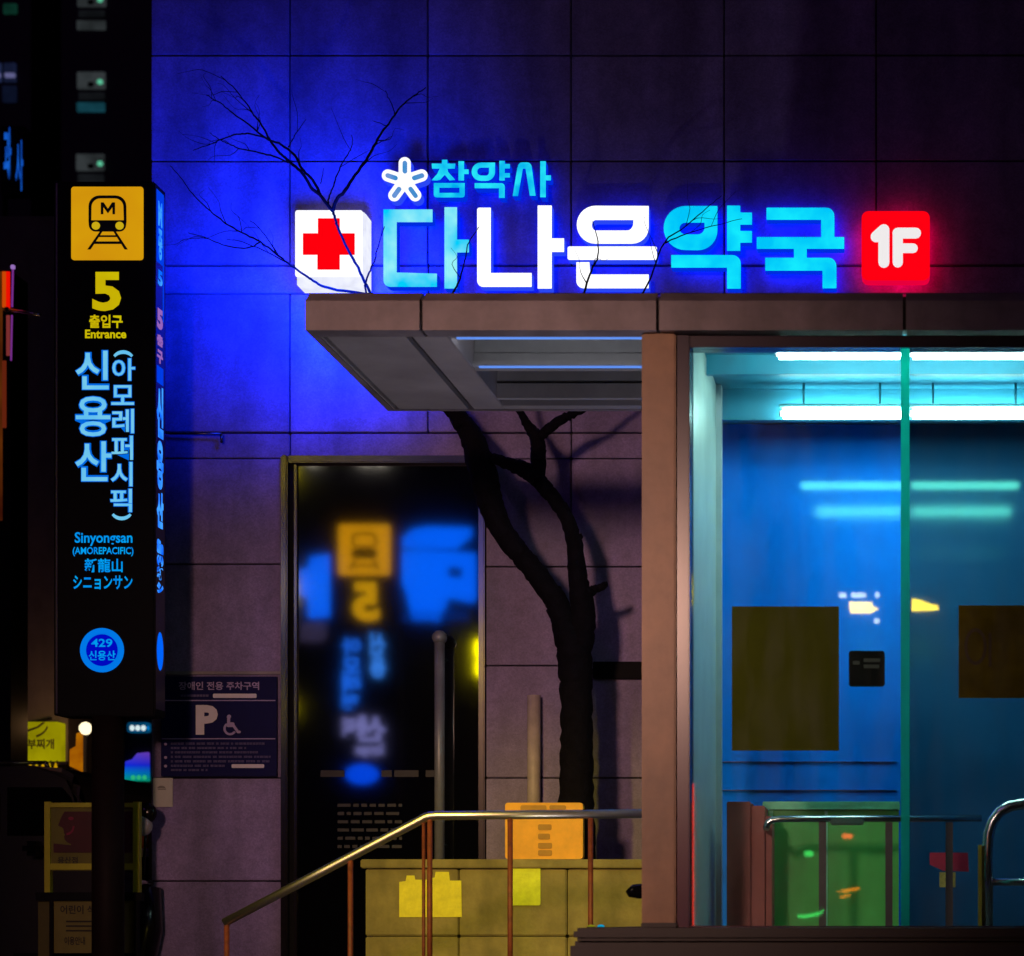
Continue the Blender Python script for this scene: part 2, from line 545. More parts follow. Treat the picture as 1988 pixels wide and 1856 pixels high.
# 은
o_ = [(522,180),(522,285)] + arc(440,285,82,80,0,-90,6)[1:] + arc(262,272,92,93,270,90,14)
h_ = [(262,249),(447,249),(447,262)] + arc(417,262,30,38,0,-90,5)[1:] + [(262,300)] + arc(262,274.5,18,25.5,270,90,6)[1:-1]
L = [[o_, h_], [rrect(125,378,562,444,10,3)], [[(168,455),(232,455),(236,515),(522,515),(522,583)] + arc(204,547,36,36,270,180,5)]]
letter(L, z6, WHITE_F, SIDE_W, BACK_B, sign, 'letter')
# 약
o_ = [(858,180),(858,300)] + arc(763,300,95,97,0,-90,8)[1:] + arc(702,288,107,108,270,90,16)
h_ = [(705,262),(795,262),(795,285)] + arc(762,285,33,34,0,-90,5)[1:] + arc(702,290.5,30,28.5,270,90,8)
L = [[o_, h_], [[(905,178),(970,178),(970,212),(1027,212),(1027,272),(970,272),(970,302),(1027,302),(1027,360),(970,360),(970,400),(905,400)]]]
L += [[[(632,420)] + arc(930,460,42,40,90,0,6) + [(972,585),(905,585),(905,482),(632,482)]]]
letter(L, z6, CYAN2_F, SIDE_B, BACK_B, sign, 'letter')
# 국
L = [[[(1098,188)] + arc(1390,228,40,40,90,0,6) + [(1430,332),(1478,332),(1478,390),(1295,390),(1295,433)] + arc(1400,473,40,40,90,0,6)
      + [(1440,583),(1372,583),(1372,497),(1092,497),(1092,433),(1232,433),(1232,390),(1050,390),(1050,332),(1365,332),(1365,248),(1098,248)]]]
letter(L, z6, CYAN2_F, SIDE_B, BACK_B, sign, 'letter')
pins([(700,470),(700,850),(1055,460),(1055,860),(1250,480),(1250,850),(1606,450),(1606,860)], z5, sign)
pins([(300,212),(330,332),(340,410),(300,550),(720,220),(720,360),(937,240),(800,450),(937,540),(1200,220),(1260,360),(1300,465),(1405,540)], z6, sign)

# small upper row
sm = thing('small_letter_sign', P(905, 385, 12.0), 'small row of cyan letters with a white five petal emblem, over the large letters', 'letter sign')
cx, cy, R0, W0 = 785, 268, 104, 36
angs = [90, 162, 234, 306, 18]
def capdist(th):
    best = 0
    for a in angs:
        d = math.radians(th - a)
        # ray at angle d from petal axis; farthest hit on the capsule from 0 to R0 with half-width W0
        c, s_ = math.cos(d), math.sin(d)
        cand = 0
        if c > 0 and abs(R0 * s_) <= W0:
            cand = R0 * c + math.sqrt(W0 * W0 - (R0 * s_) ** 2)
        if abs(s_) > 1e-6:
            t = W0 / abs(s_)
            if 0 <= t * c <= R0: cand = max(cand, t)
        if cand == 0: cand = W0
        best = max(best, cand)
    return best
star = [(cx + capdist(t) * math.cos(math.radians(t)), cy - capdist(t) * math.sin(math.radians(t))) for t in [i * 1.5 for i in range(240)]]
mb = MB(); mb.pprism([star], LD, LT, z5, 0, 1, 2)
em = mb.build('emblem', [glow('emblem_white', lin(250, 250, 255), 1.1), SIDE_W, BACK_S], sm)
INLAY = glow('petal_inlay', lin(50, 140, 205), 1.0, 0.5, 9, lin(110, 150, 215))
for a in angs:
    mb = MB()
    ca, sa = math.cos(math.radians(a)), -math.sin(math.radians(a))
    mb.pprism([capsule((cx + 58 * ca, cy + 58 * sa), (cx + 106 * ca, cy + 106 * sa), 13)], LD - 0.006, 0.006, z5)
    mb.build('petal_inlay', INLAY, em)
sl_ = [
 [ [[(1003,143),(1035,143),(1035,166),(1082,166),(1079,196),(1036,196),(1040,216),(1082,262),(1048,266),(1020,232),(992,262),(972,266),(942,264),(975,228),(990,196),(945,196),(943,166),(1003,166)]],
   [[(1100,152),(1133,152),(1133,200),(1160,200),(1160,228),(1133,228),(1133,266),(1100,266)]],
   [[(955,280),(1137,280),(1137,350)] + arc(1122,350,15,15,0,-90,3)[1:] + arc(972,350,17,15,270,180,3), [(988,308),(1106,308),(1106,338),(988,338)]] ],
 [ [[(1315,160),(1315,215)] + arc(1262,215,53,53,0,-90,6)[1:] + arc(1232,214,55,54,270,90,10), [(1232,190),(1280,190),(1280,213)] + arc(1262,215,18,22,0,-90,4)[1:] + arc(1232,213,22,23,270,90,6)],
   [[(1340,150),(1372,150),(1372,168),(1402,168),(1402,195),(1372,195),(1372,222),(1402,222),(1402,248),(1372,248),(1372,266),(1340,266)]],
   [[(1195,281)] + arc(1352,301,20,20,90,0,4) + [(1372,368),(1338,368),(1338,311),(1195,311)]] ],
 [ [[(1418,357),(1446,190)] + arc(1474,187,26,28,180,90,4) + arc(1504,187,26,28,90,0,4) + [(1553,355),(1519,355),(1494,196),(1478,196),(1450,357)]],
   [[(1580,152),(1613,152),(1613,235),(1643,235),(1643,265),(1613,265),(1613,364),(1580,364)]] ],
]
for L in sl_:
    letter(L, z5, SMALL_F, SIDE_B, BACK_S, sm)
pins([(785,268),(1118,210),(1045,354),(1357,200),(1260,296),(1460,250),(1596,300),(785,175)], z5, sm)

# white box with the red cross
cb = thing('cross_lightbox', P(640, 555, 12.0), 'white lit box with a red cross beside the large letters', 'light box')
WBOX = glow('box_white', (1, 1, 1), 1.15)
WSIDE = glow('box_side_white', lin(235, 238, 255), 1.0, 0.08, 14)
mb = MB()
mb.pprism([rrect(142, 440, 538, 832, 14, 4)], 11.80, 0.012, z5, 0, 1, 1)
fr_ = [(X(z5(a, b_)[0], 11.80), Z(z5(a, b_)[1], 11.80)) for a, b_ in rrect(142, 440, 538, 832, 14, 4)]
x0 = min(p[0] for p in fr_); x1 = max(p[0] for p in fr_); q0 = min(p[1] for p in fr_); q1 = max(p[1] for p in fr_)
mb.box(x0 + 0.004, x1 + 0.012, 11.812, 11.955, q0 - 0.05, q1 - 0.004, 1, 0.01)
mb.box(x0 + 0.02, x1 - 0.004, 11.9552, 11.958, q0 - 0.035, q1 - 0.02, 2)
case = mb.build('case', [WBOX, WSIDE, BACK_B], cb)
mb = MB(); mb.pprism([[(187,575),(275,575),(275,487),(402,487),(402,575),(490,575),(490,700),(402,700),(402,787),(272,787),(272,700),(187,700)]], 11.793, 0.007, z5)
mb.build('cross', glow('cross_red', (1.0, 0.0, 0.004), 1.0), cb)
pins(((200, 500), (480, 500), (200, 780), (480, 780)), z5, cb, 11.95)
# unseen blue spot added before the wall for the blue wash around the box
bl = bpy.data.lights.new('cross_backlight', 'SPOT')
bl.energy = E_BLUE; bl.color = (0.0, 0.03, 1.0); bl.shadow_soft_size = 0.28
bl.spot_size = math.radians(140); bl.spot_blend = 1.0
blo = bpy.data.objects.new('cross_backlight', bl)
blo.location = P(645, 535, 11.28); blo.rotation_euler = (P(640, 545, 12.0) - blo.location).to_track_quat('-Z', 'Y').to_euler(); COL.objects.link(blo)

# red 1F box
fb = thing('floor_lightbox', P(1737, 545, 12.0), 'red rounded lit box reading 1F after the last large letter', 'light box')
mb = MB(); mb.pprism([rrect(1563, 205, 1897, 545, 34, 6)], 11.84, 0.09, z6, 0, 1, 2)
mb.build('case', [glow('floor_red', (1.0, 0.0, 0.006), 1.0), glow('floor_red_side', (0.9, 0.0, 0.05), 0.9), glow('floor_red_back', (1.0, 0.0, 0.06), 5.0)], fb)
mb = MB()
i = 0
for pts, wd in (([(1634,330),(1672,296)], 27), ([(1672,296),(1672,455)], 27), ([(1740,455),(1740,312)], 25), ([(1740,312),(1828,312)], 26), ([(1740,386),(1815,386)], 23)):
    mb.pprism([capsule(pts[0], pts[1], wd)], 11.833 - 0.0006 * i, 0.006, z6); i += 1
mb.build('numeral', glow('numeral_white', lin(240, 235, 235), 1.0), fb)
pins(((1600, 240), (1860, 240), (1600, 510), (1860, 510)), z6, fb, 11.93)

# ------------------------------------------------------------------ canopy
CF, CB = 8.6, 9.97
cn = thing('entrance_canopy', Vector((X(1245, CF), CF, 0)), 'brown metal canopy with slatted soffit over the entrance, under the letters', 'canopy')
XL, XR = X(592, CF), X(2250, CF)
zt, zc, zb = Z(561, CF), Z(584, CF), Z(641, CF)
seams = [XL, X(817, CF), X(1276, CF), X(1755, CF), XR]
m = MB()
for i in range(4):
    a = seams[i] + (0.007 if i else 0); b_ = seams[i+1] - (0.007 if i < 3 else 0)
    prof = [(CF, zb), (CF, zc), (CF + 0.06, zt), (CF + 0.10, zt), (CF + 0.10, zb)]
    v0 = [m.bm.verts.new((a, y, z)) for y, z in prof]; v1 = [m.bm.verts.new((b_, y, z)) for y, z in prof]
    m.face(v0); m.face(list(reversed(v1)))
    for k in range(5): m.face([v0[k], v0[(k+1) % 5], v1[(k+1) % 5], v1[k]])
m.build('fascia', M['clad'], cn)
m = MB(); m.box(XL + 0.012, XR - 0.01, CF + 0.102, CB - 0.01, zt - 0.012, zt - 0.003); m.box(XL + 0.02, XR - 0.02, CF + 0.03, CF + 0.098, zb + 0.01, zt - 0.03)
m.build('core', M['clad_dark'], cn)
# side cheek
m = MB(); m.box(XL, XL + 0.03, CF + 0.102, CB, zb, zt - 0.01); m.box(XL + 0.03, XR, CB - 0.03, CB, zb, zt - 0.022)
m.build('edge_trim', M['clad'], cn)
# soffit panels with grooves between
XA = XL + 0.035
m = MB()
gx = [(XA, X(612, CF)), (X(621, CF), X(775, CF)), (X(789, CF), X(856, CF))]
for a, b_ in gx: m.box(a, b_, CF + 0.104, CB - 0.032, zb + 0.002, zb + 0.03)
m.box(X(858, CF), -1.05, CB - 0.10, CB - 0.032, zb + 0.002, zb + 0.03)   # rear strip behind the slats
m.build('soffit', M['soffit'], cn)
m = MB(); m.box(XA, -1.05, CF + 0.104, CB - 0.031, zb + 0.158, zb + 0.163)
m.box(XA, X(858, CF) - 0.004, CF + 0.104, CB - 0.031, zb + 0.032, zb + 0.05)
m.build('ceiling', M['clad_dark'], cn)
XS = X(858, CF)
m = MB(); m.box(XS - 0.0035, XS + 0.001, CF + 0.106, CB - 0.032, zb + 0.004, zb + 0.157); m.build('recess_wall', M['soffit'], cn)
for yd in (9.225, 9.74):
    m = MB()
    m.box(XS + 0.002, -1.05, yd, yd + 0.03, zb + 0.082, zb + 0.156)
    m.box(XS + 0.002, -1.05, yd + 0.008, yd + 0.03, zb + 0.076, zb + 0.081)
    m.box(XS + 0.002, -1.05, yd - 0.006, yd + 0.03, zb + 0.004, zb + 0.075)
    m.build('slat', M['slat'], cn)
SLAT_FILL = glow('soffit_trough', (0.9, 0.9, 0.95), 15.0)  # added glow hidden behind the strips to brighten the slats
LED = glow('soffit_led', lin(95, 140, 230), 1.1)  # bluish light along the slat edges, put in as glowing strips
for yd in (8.735, 9.19):
    m = MB(); m.box(XS + 0.03, -1.06, yd, yd + 0.018, zb + 0.004, zb + 0.0095)
    m.box(XS + 0.002, -1.06, yd + 0.0, yd + 0.03, zb + 0.0125, zb + 0.03, 1)
    m.build('light_strip', [LED, M['slat']], cn)
    m = MB(); m.box(XS + 0.03, -1.06, yd + 0.031, yd + 0.034, zb + 0.014, zb + 0.03); m.build('light_trough', SLAT_FILL, cn)

# pillar under the canopy edge
pl = thing('canopy_pillar', (X(1278, 8.64), 8.7, 0), 'square brown pillar carrying the canopy beside the glass booth', 'pillar')
BZ = Z(1800, 8.6)     # booth base top
m = MB(); m.box(X(1245, 8.64), X(1311, 8.64), 8.64, 8.90, BZ, zb - 0.001, 0, 0.006); m.build('shaft', M['pillar'], pl)
m = MB(); m.box(X(1243, 8.62), X(1313, 8.62), 8.63, 8.92, BZ - 0.001, BZ + 0.02, 0, 0.004); m.build('foot', M['plinth'], pl)

# ------------------------------------------------------------------ glass booth
GD = 8.7
XJ = X(1340, GD)
XRB = 0.95
bt = thing('glass_booth', (0.0, GD, 0), 'glass entrance booth lit by white tubes inside, beside the brown pillar', 'booth')
m = MB(); m.box(X(1105, 8.58), XRB + 0.2, 8.58, 10.7, 0.0, BZ - 0.06, 0, 0.02); m.box(X(1112, 8.56) , XRB + 0.22, 8.56, 10.72, BZ - 0.058, BZ - 0.002, 0, 0.015)
m.build('base', M['plinth'], bt)
GT = Z(678, GD)
m = MB()
m.box(X(1314, 8.68), XJ, 8.66, 8.78, BZ, zb - 0.002, 0, 0.004)
m.box(XJ, XRB, 8.67, 8.76, GT, zb - 0.002, 0, 0.003)
m.box(XJ, XRB, 8.67, 8.76, BZ, Z(1797, GD), 0, 0.003)
m.build('frame', pbr('booth_frame', (0.035, 0.022, 0.055), 0.22, var=0.1, spec=0.7), bt)
PAN = pane('booth_glass', (0.90, 0.98, 0.99), 0.06, 0.015, 0.045)
XM0, XM1 = X(1748, GD), X(1765, GD)
m = MB(); m.box(XJ, XM0 - 0.001, 8.71, 8.718, Z(1797, GD), GT); m.build('front_pane', PAN, bt)
m = MB(); m.box(XM1 + 0.001, XRB, 8.71, 8.718, Z(1797, GD), GT); m.build('front_pane', PAN, bt)
GREEN = pbr('mullion_green', (0.02, 0.55, 0.48), 0.25, var=0.1, coat=0.3)
gn = GREEN.node_tree.nodes; glk = GREEN.node_tree.links
gt_ = gn.new('ShaderNodeBsdfTranslucent'); gt_.inputs[0].default_value = (0.06, 1.0, 0.86, 1)
gm_ = gn.new('ShaderNodeMixShader'); gm_.inputs[0].default_value = 0.85
glk.new(gn['Principled BSDF'].outputs[0], gm_.inputs[1]); glk.new(gt_.outputs[0], gm_.inputs[2]); glk.new(gm_.outputs[0], gn['Material Output'].inputs['Surface'])
m = MB()
m.box(XM0, XM1, 8.69, 8.80, BZ, zb - 0.002, 0, 0.004)
m.build('mullion', GREEN, bt)
# inside
ZCEIL = GT + 0.14
XI0 = XJ + 0.0
m = MB()
m.box(XI0 - 0.05, XI0 + 0.004, 8.782, 9.86, BZ, ZCEIL)
m.build('side_wall', pbr('jamb', (0.55, 0.60, 0.55), 0.4, var=0.08, stain=0.12), bt)
m = MB()
m.box(XI0 + 0.004, XI0 + 0.03, 9.80, 9.86, BZ, ZCEIL)
m.box(X(1378, 9.86), X(1392, 9.86), 9.862, 9.92, BZ, ZCEIL)
m.build('rear_jamb', pbr('rear_jamb', (0.50, 0.52, 0.56), 0.4, var=0.1), bt)
m = MB()
m.box(XI0 - 0.05, XRB, 8.762, 10.7, ZCEIL + 0.001, ZCEIL + 0.03)
m.box(X(1392, 9.86), XRB, 9.88, 9.93, Z(815, 9.88), ZCEIL)
m.box(XI0 + 0.01, XRB, 9.28, 9.31, ZCEIL - 0.09, ZCEIL)
m.build('ceiling', pbr('booth_ceiling', (0.03, 0.22, 0.34), 0.5, var=0.1), bt)
BLUEP = pbr('blue_panel', (0.003, 0.17, 0.80), 0.09, var=0.08, scale=2.0, spec=0.2, stain=0.0)
NAVYP = pbr('navy_panel', (0.012, 0.07, 0.17), 0.09, spec=0.2, var=0.12, scale=2.0)  # light falling off to the right, put into a darker wall colour
for pm in (BLUEP, NAVYP): pm.node_tree.nodes['Principled BSDF'].inputs['Specular Tint'].default_value = (0.25, 1.0, 0.8, 1)
m = MB(); m.box(XI0 - 0.2, X(1755, 10.58), 10.58, 10.61, BZ, ZCEIL); m.build('rear_panel', BLUEP, bt)
m = MB(); m.box(X(1757, 10.58), XRB, 10.58, 10.61, BZ, ZCEIL); m.build('rear_panel', NAVYP, bt, 'darker navy rear panel')
m = MB(); m.box(XRB, XRB + 0.03, 8.762, 10.7, BZ, ZCEIL); m.build('side_wall', NAVYP, bt)
m = MB()
for py in (1533, 1478): m.box(X(1392, 10.57), X(1740, 10.57), 10.568, 10.579, Z(py + 1.5, 10.57), Z(py, 10.57))
m.build('panel_joint', pbr('joint_blue', (0.003, 0.05, 0.2), 0.5), bt)
# green low screen
m = MB(); m.box(X(1490, 9.82), X(1744, 9.82), 9.82, 9.835, BZ, Z(1572, 9.82)); gs = m.build('low_screen', pbr('green_screen', (0.13, 0.62, 0.12), 0.25, var=0.2, scale=1.5, stain=0.3), bt)
m = MB(); m.box(X(1480, 9.81), X(1746, 9.81), 9.80, 9.84, Z(1572, 9.81), Z(1556, 9.81), 0, 0.003)
m.box(X(1493, 9.81), X(1500, 9.81), 9.81, 9.819, BZ, Z(1574, 9.81)); m.box(X(1600, 9.81), X(1606, 9.81), 9.81, 9.819, BZ, Z(1574, 9.81))
m.build('screen_rail', pbr('green_rail', (0.22, 0.66, 0.36), 0.3), gs)
# ceiling tubes
TUBE = glow('tube', (0.62, 1.0, 0.88), E_TUBE)
HOUS = pbr('tube_housing', (0.10, 0.32, 0.38), 0.4)
def tube_lamp(xa, xb, d, z, lab):
    t = thing('tube_lamp', ((xa + xb) / 2, d, z), lab, 'tube lamp', 'white tube lamps on the booth ceiling')
    mm = MB(); mm.tube([(xa, d, z), (xb, d, z)], 0.026, 14); mm.build('tube', TUBE, t)
    mm = MB(); mm.box(xa - 0.02, xb + 0.02, d - 0.022, d + 0.022, z + 0.028, z + 0.045, 0, 0.004)
    for xs_ in (xa + 0.1, xb - 0.1): mm.tube([(xs_, d, z + 0.044), (xs_, d, ZCEIL + 0.002)], 0.006, 8)
    mm.build('housing', HOUS, t)
    for xe in (xa - 0.02, xb):
        mm = MB(); mm.tube([(xe, d, z), (xe + 0.02, d, z)], 0.015, 10); mm.build('end_cap', M['signwhite'], t)
ZT = Z(686, 8.86)
tube_lamp(X(1512, 8.86), -0.045, 8.86, ZT, 'front white tube lamp left of the green mullion')
tube_lamp(0.015, 0.62, 8.86, ZT, 'front white tube lamp right of the green mullion')
ZT2 = Z(803, 9.78)
tube_lamp(X(1520, 9.78), -0.045, 9.78, ZT2, 'rear white tube lamp left of the green mullion')
tube_lamp(0.015, 0.62, 9.78, ZT2, 'rear white tube lamp right of the green mullion')

# posters taped inside the front glass
def sheet(name, px, mats, label, cat, d=8.722, group=None):
    c = P((px[0] + px[1]) / 2, px[3], d)
    t = thing(name, c, label, cat, group)
    mm = MB(); mm.box(X(px[0], d), X(px[1], d), d, d + 0.003, Z(px[3], d), Z(px[2], d)); mm.build('sheet', mats, t)
    return t
OL = pbr('olive_paper', (0.125, 0.130, 0.010), 0.6, spec=0.04, var=0.15, scale=2)
sheet('poster', (1420, 1628, 1177, 1457), OL, 'large plain olive poster on the glass left of the green mullion', 'poster', 8.7185)
pg = sheet('poster', (1860, 2010, 1175, 1355), pbr('brown_paper', (0.24, 0.17, 0.006), 0.6, spec=0.04, var=0.45, scale=5), 'brown and yellow poster with a dark ring print on the booth glass', 'poster', 8.7185)
m = MB()
for (cx_, cy_, rx, ry) in ((1893, 1255, 22, 36),):
    m.pprism([arc(cx_, cy_, rx, ry, 0, 348, 24), arc(cx_, cy_, rx - 6, ry - 7, 0, 348, 24)], 8.7165, 0.0015)
m.pbox(1918, 1924, 1228, 1294, 8.7165, 0.0015)
m.build('print', pbr('brown_print', (0.08, 0.05, 0.005), 0.5), pg)
cd = thing('door_card', P(1681, 1332, 8.72), 'small black rounded square card on the glass beside the olive poster', 'card')
m = MB(); m.pprism([rrect(1647, 1263, 1717, 1333, 6, 4)], 8.7185, 0.003); m.build('sheet', pbr('card_green', (0.003, 0.010, 0.009), 0.5, spec=0.1), cd)
m = MB()
for (a, c, y0, y1) in ((1655, 1668, 1283, 1290), (1676, 1708, 1278, 1285), (1676, 1706, 1290, 1297)): m.pbox(a, c, y0, y1, 8.7165, 0.0015)
m.build('print', pbr('card_print', (0.01, 0.07, 0.055), 0.5), cd)

# brown column and rails inside the booth
bc = thing('brown_cabinet', (X(1450, 9.6), 9.65, BZ), 'reddish brown stepped column standing inside the booth at left', 'column')
m = MB()
m.box(X(1410, 9.5), X(1456, 9.5), 9.5, 9.72, BZ, Z(1556, 9.5), 0, 0.004)
m.box(X(1457, 9.52), X(1484, 9.52), 9.52, 9.72, BZ, Z(1564, 9.52), 0, 0.004)
m.box(X(1485, 9.54), X(1498, 9.54), 9.54, 9.72, BZ, Z(1584, 9.54), 0, 0.004)
m.build('body', pbr('redbrown', (0.46, 0.085, 0.065), 0.5, var=0.2, stain=0.3), bc)
hr = thing('inner_handrail', (X(1700, 9.3), 9.3, BZ), 'steel handrail with dark posts inside the glass booth', 'handrail')
m = MB()
pts = [P(1487, 1606, 9.3), P(1490, 1597, 9.3), P(1498, 1592, 9.3), P(1512, 1590, 9.3), P(1905, 1588, 9.3)]
m.tube(pts, 0.0155, 12); m.tube([P(1487, 1606, 9.3), P(1487, 1608, 9.52)], 0.0155, 10)
m.build('rail', M['steel'], hr)
for px in (1597, 1726, 1843):
    m = MB(); m.box(X(px - 8, 9.3), X(px + 6, 9.3), 9.29, 9.31, BZ, Z(1596, 9.3)); m.build('post', pbr('postbrown', (0.10, 0.06, 0.06), 0.5), hr)
m = MB(); m.box(X(1611, 9.28), X(1676, 9.28), 9.275, 9.325, Z(1601, 9.28), Z(1588, 9.28), 0, 0.006); m.build('sleeve', pbr('sleeve', (0.0, 0.10, 0.08), 0.4), hr)
lr = thing('loop_handrail', (X(1925, 9.0), 9.0, BZ), 'bent stainless tube handrail with a yellow side plate in the booth', 'handrail')
m = MB()
pts = [Vector((X(1916, 9.0), 9.0, BZ)), P(1916, 1650, 9.0), P(1918, 1618, 9.0), P(1926, 1594, 9.0), P(1940, 1575, 9.0), P(1960, 1564, 9.0), P(1985, 1560, 9.0), P(2120, 1558, 9.0), P(2135, 1565, 9.0), P(2142, 1590, 9.0), Vector((X(2142, 9.0), 9.0, BZ))]
m.tube(pts, 0.026, 16); m.build('rail', M['steel'], lr)
m = MB(); m.tube([P(1920, 1712, 9.0), P(2140, 1712, 9.0)], 0.017, 12); m.build('crossbar', M['steel'], lr)
m = MB(); m.box(X(1898, 8.98), X(1905, 8.98), 8.97, 9.0, BZ, Z(1640, 8.98)); m.build('side_plate', pbr('plate_yellow', (0.45, 0.36, 0.02), 0.4), lr)
nb = thing('small_notice', (X(1840, 9.7), 9.7, BZ), 'small red notice with a yellow tag on a thin grey post inside the booth', 'notice')
m = MB(); m.tube([Vector((X(1838, 9.71), 9.71, BZ)), P(1838, 1640, 9.71)], 0.009, 8); m.build('post', M['darksteel'], nb)
m = MB(); m.pprism([[(1804, 1655), (1878, 1655), (1880, 1692), (1830, 1690), (1804, 1678)]], 9.69, 0.008); m.build('plate', pbr('notice_red', (0.55, 0.008, 0.05), 0.5), nb)
m = MB(); m.pbox(1823, 1854, 1693, 1722, 9.69, 0.006); m.build('tag', pbr('notice_tag', (0.55, 0.42, 0.08), 0.5, var=0.4, scale=40), nb)

# stub of a lower handrail poking from behind the pillar, lamps on the base
st = thing('rail_end', P(1230, 1730, 9.0), 'black rail end poking out from behind the brown pillar', 'rail end')
m = MB(); m.tube([P(1221, 1724, 9.0), P(1226, 1729, 9.0), P(1240, 1730, 9.0), Vector((X(1262, 8.9) , 8.899, Z(1730, 9.0)))], [0.024, 0.032, 0.034, 0.034], 14); m.build('tube', M['blackgloss'], st)
for px, rgb, lab in ((1147, (120, 120, 20), 'tiny yellow lamp on the black base corner'), (1166, (0, 150, 190), 'tiny cyan lamp on the black base corner beside the pillar')):
    p = P(px, 1822, 8.7)
    t = thing('marker_lamp', (p.x, 8.7, BZ - 0.002), lab, 'marker lamp')
    m = MB(); m.lathe([(0.018, 0.0), (0.018, 0.004)], (p.x, 8.7, BZ - 0.002), n=14); m.build('rim', M['darksteel'], t)
    m = MB(); m.lathe([(0.0165, 0.0042), (0.013, 0.011), (0.002, 0.014)], (p.x, 8.7, BZ - 0.002), n=14); m.build('lens', glow('marker_%d' % px, lin(*rgb), 1.0), t)

ul = bpy.data.lights.new('marker_uplight', 'SPOT'); ul.energy = E_UP; ul.color = (0.95, 0.86, 1.0); ul.spot_size = math.radians(95); ul.spot_blend = 1.0; ul.shadow_soft_size = 0.05  # added spot at the base corner to brighten the canopy underside
p = P(1166, 1822, 8.7)
ulo = bpy.data.objects.new('marker_uplight', ul); ulo.location = (p.x, 8.70, BZ + 0.03); ulo.rotation_euler = (Vector((-1.75, 9.25, 3.5)) - ulo.location).to_track_quat('-Z', 'Y').to_euler(); COL.objects.link(ulo)
p = P(1147, 1822, 8.7)
ul = bpy.data.lights.new('marker_sidelight', 'SPOT'); ul.energy = E_YEL; ul.color = (1.0, 0.80, 0.10); ul.spot_size = math.radians(80); ul.spot_blend = 1.0; ul.shadow_soft_size = 0.05  # added yellow spot at the base corner to brighten the low wall
ulo = bpy.data.objects.new('marker_sidelight', ul); ulo.location = (p.x, 8.70, BZ + 0.03); ulo.rotation_euler = (Vector((-2.3, 11.0, 1.05)) - ulo.location).to_track_quat('-Z', 'Y').to_euler(); COL.objects.link(ulo)

# ------------------------------------------------------------------ stair railing
rl = thing('stair_railing', (X(900, RD), RD, 0.0), 'stair railing with a steel top rail and rusty red posts left of the pillar', 'railing')
m = MB()
pts = [P(435, 1791, RD), P(632, 1688, RD), P(815, 1592, RD), P(824, 1587, RD), P(834, 1584, RD), P(848, 1583, RD), P(1290, 1579, RD)]
m.tube(pts, 0.021, 16); m.build('rail', pbr('rail_steel', (0.72, 0.70, 0.64), 0.36, 1.0, var=0.06, scale=30), rl)
for px, top in ((440, 1793), (680, 1668), (822, 1596), (834, 1590), (990, 1588), (1146, 1588)):
    zz = 0.5 if px > 828 else max(0.5 - 0.125 * (1 + int((X(830, RD) - X(px, RD)) / 0.32)), 0.0)
    if px == 440: zz = 0.0
    m = MB(); m.tube([Vector((X(px, RD), RD, zz)), P(px, top, RD)], 0.0125 if px not in (822,) else 0.008, 10); m.build('post', M['rust'], rl)

# ------------------------------------------------------------------ low planter wall
pw = thing('low_wall', (X(975, 11.0), 11.4, 0), 'low olive concrete wall behind the stair railing', 'wall')
XW0, XW1 = X(708, 11.0), X(1420, 11.0)
m = MB()
bx = [(708, 890), (890, 1100), (1100, 1420)]
by = [(1686, 1817), (1817, 1960), (1960, 2136)]
for (a, b_) in bx:
    for (c, d_) in by:
        sh = 40 if (c == 1817) else 0
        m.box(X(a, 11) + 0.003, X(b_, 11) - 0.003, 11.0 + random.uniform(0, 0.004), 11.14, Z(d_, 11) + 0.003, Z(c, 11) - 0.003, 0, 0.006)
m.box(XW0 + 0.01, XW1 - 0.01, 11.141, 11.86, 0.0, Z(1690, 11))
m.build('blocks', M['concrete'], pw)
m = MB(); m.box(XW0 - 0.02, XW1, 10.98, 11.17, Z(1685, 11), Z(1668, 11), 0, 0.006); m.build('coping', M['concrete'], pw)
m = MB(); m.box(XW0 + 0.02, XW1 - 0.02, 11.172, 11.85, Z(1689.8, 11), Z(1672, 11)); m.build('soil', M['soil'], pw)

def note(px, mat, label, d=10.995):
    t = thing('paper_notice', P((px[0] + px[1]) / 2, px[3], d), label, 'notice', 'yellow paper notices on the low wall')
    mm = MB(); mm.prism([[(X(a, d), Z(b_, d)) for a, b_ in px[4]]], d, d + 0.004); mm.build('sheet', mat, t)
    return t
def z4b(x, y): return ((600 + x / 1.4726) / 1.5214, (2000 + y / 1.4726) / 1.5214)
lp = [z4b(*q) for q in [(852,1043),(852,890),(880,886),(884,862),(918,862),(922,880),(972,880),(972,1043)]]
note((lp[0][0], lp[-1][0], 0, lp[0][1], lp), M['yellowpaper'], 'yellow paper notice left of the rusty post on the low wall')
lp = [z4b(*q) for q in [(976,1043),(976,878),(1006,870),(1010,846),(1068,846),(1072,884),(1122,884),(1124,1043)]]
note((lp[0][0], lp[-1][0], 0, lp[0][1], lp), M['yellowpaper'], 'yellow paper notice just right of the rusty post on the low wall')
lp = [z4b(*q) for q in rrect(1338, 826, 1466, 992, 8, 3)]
note((lp[0][0], lp[12][0], 0, lp[0][1] + 30, lp), M['limepaper'], 'bright lime paper notice under the orange board')

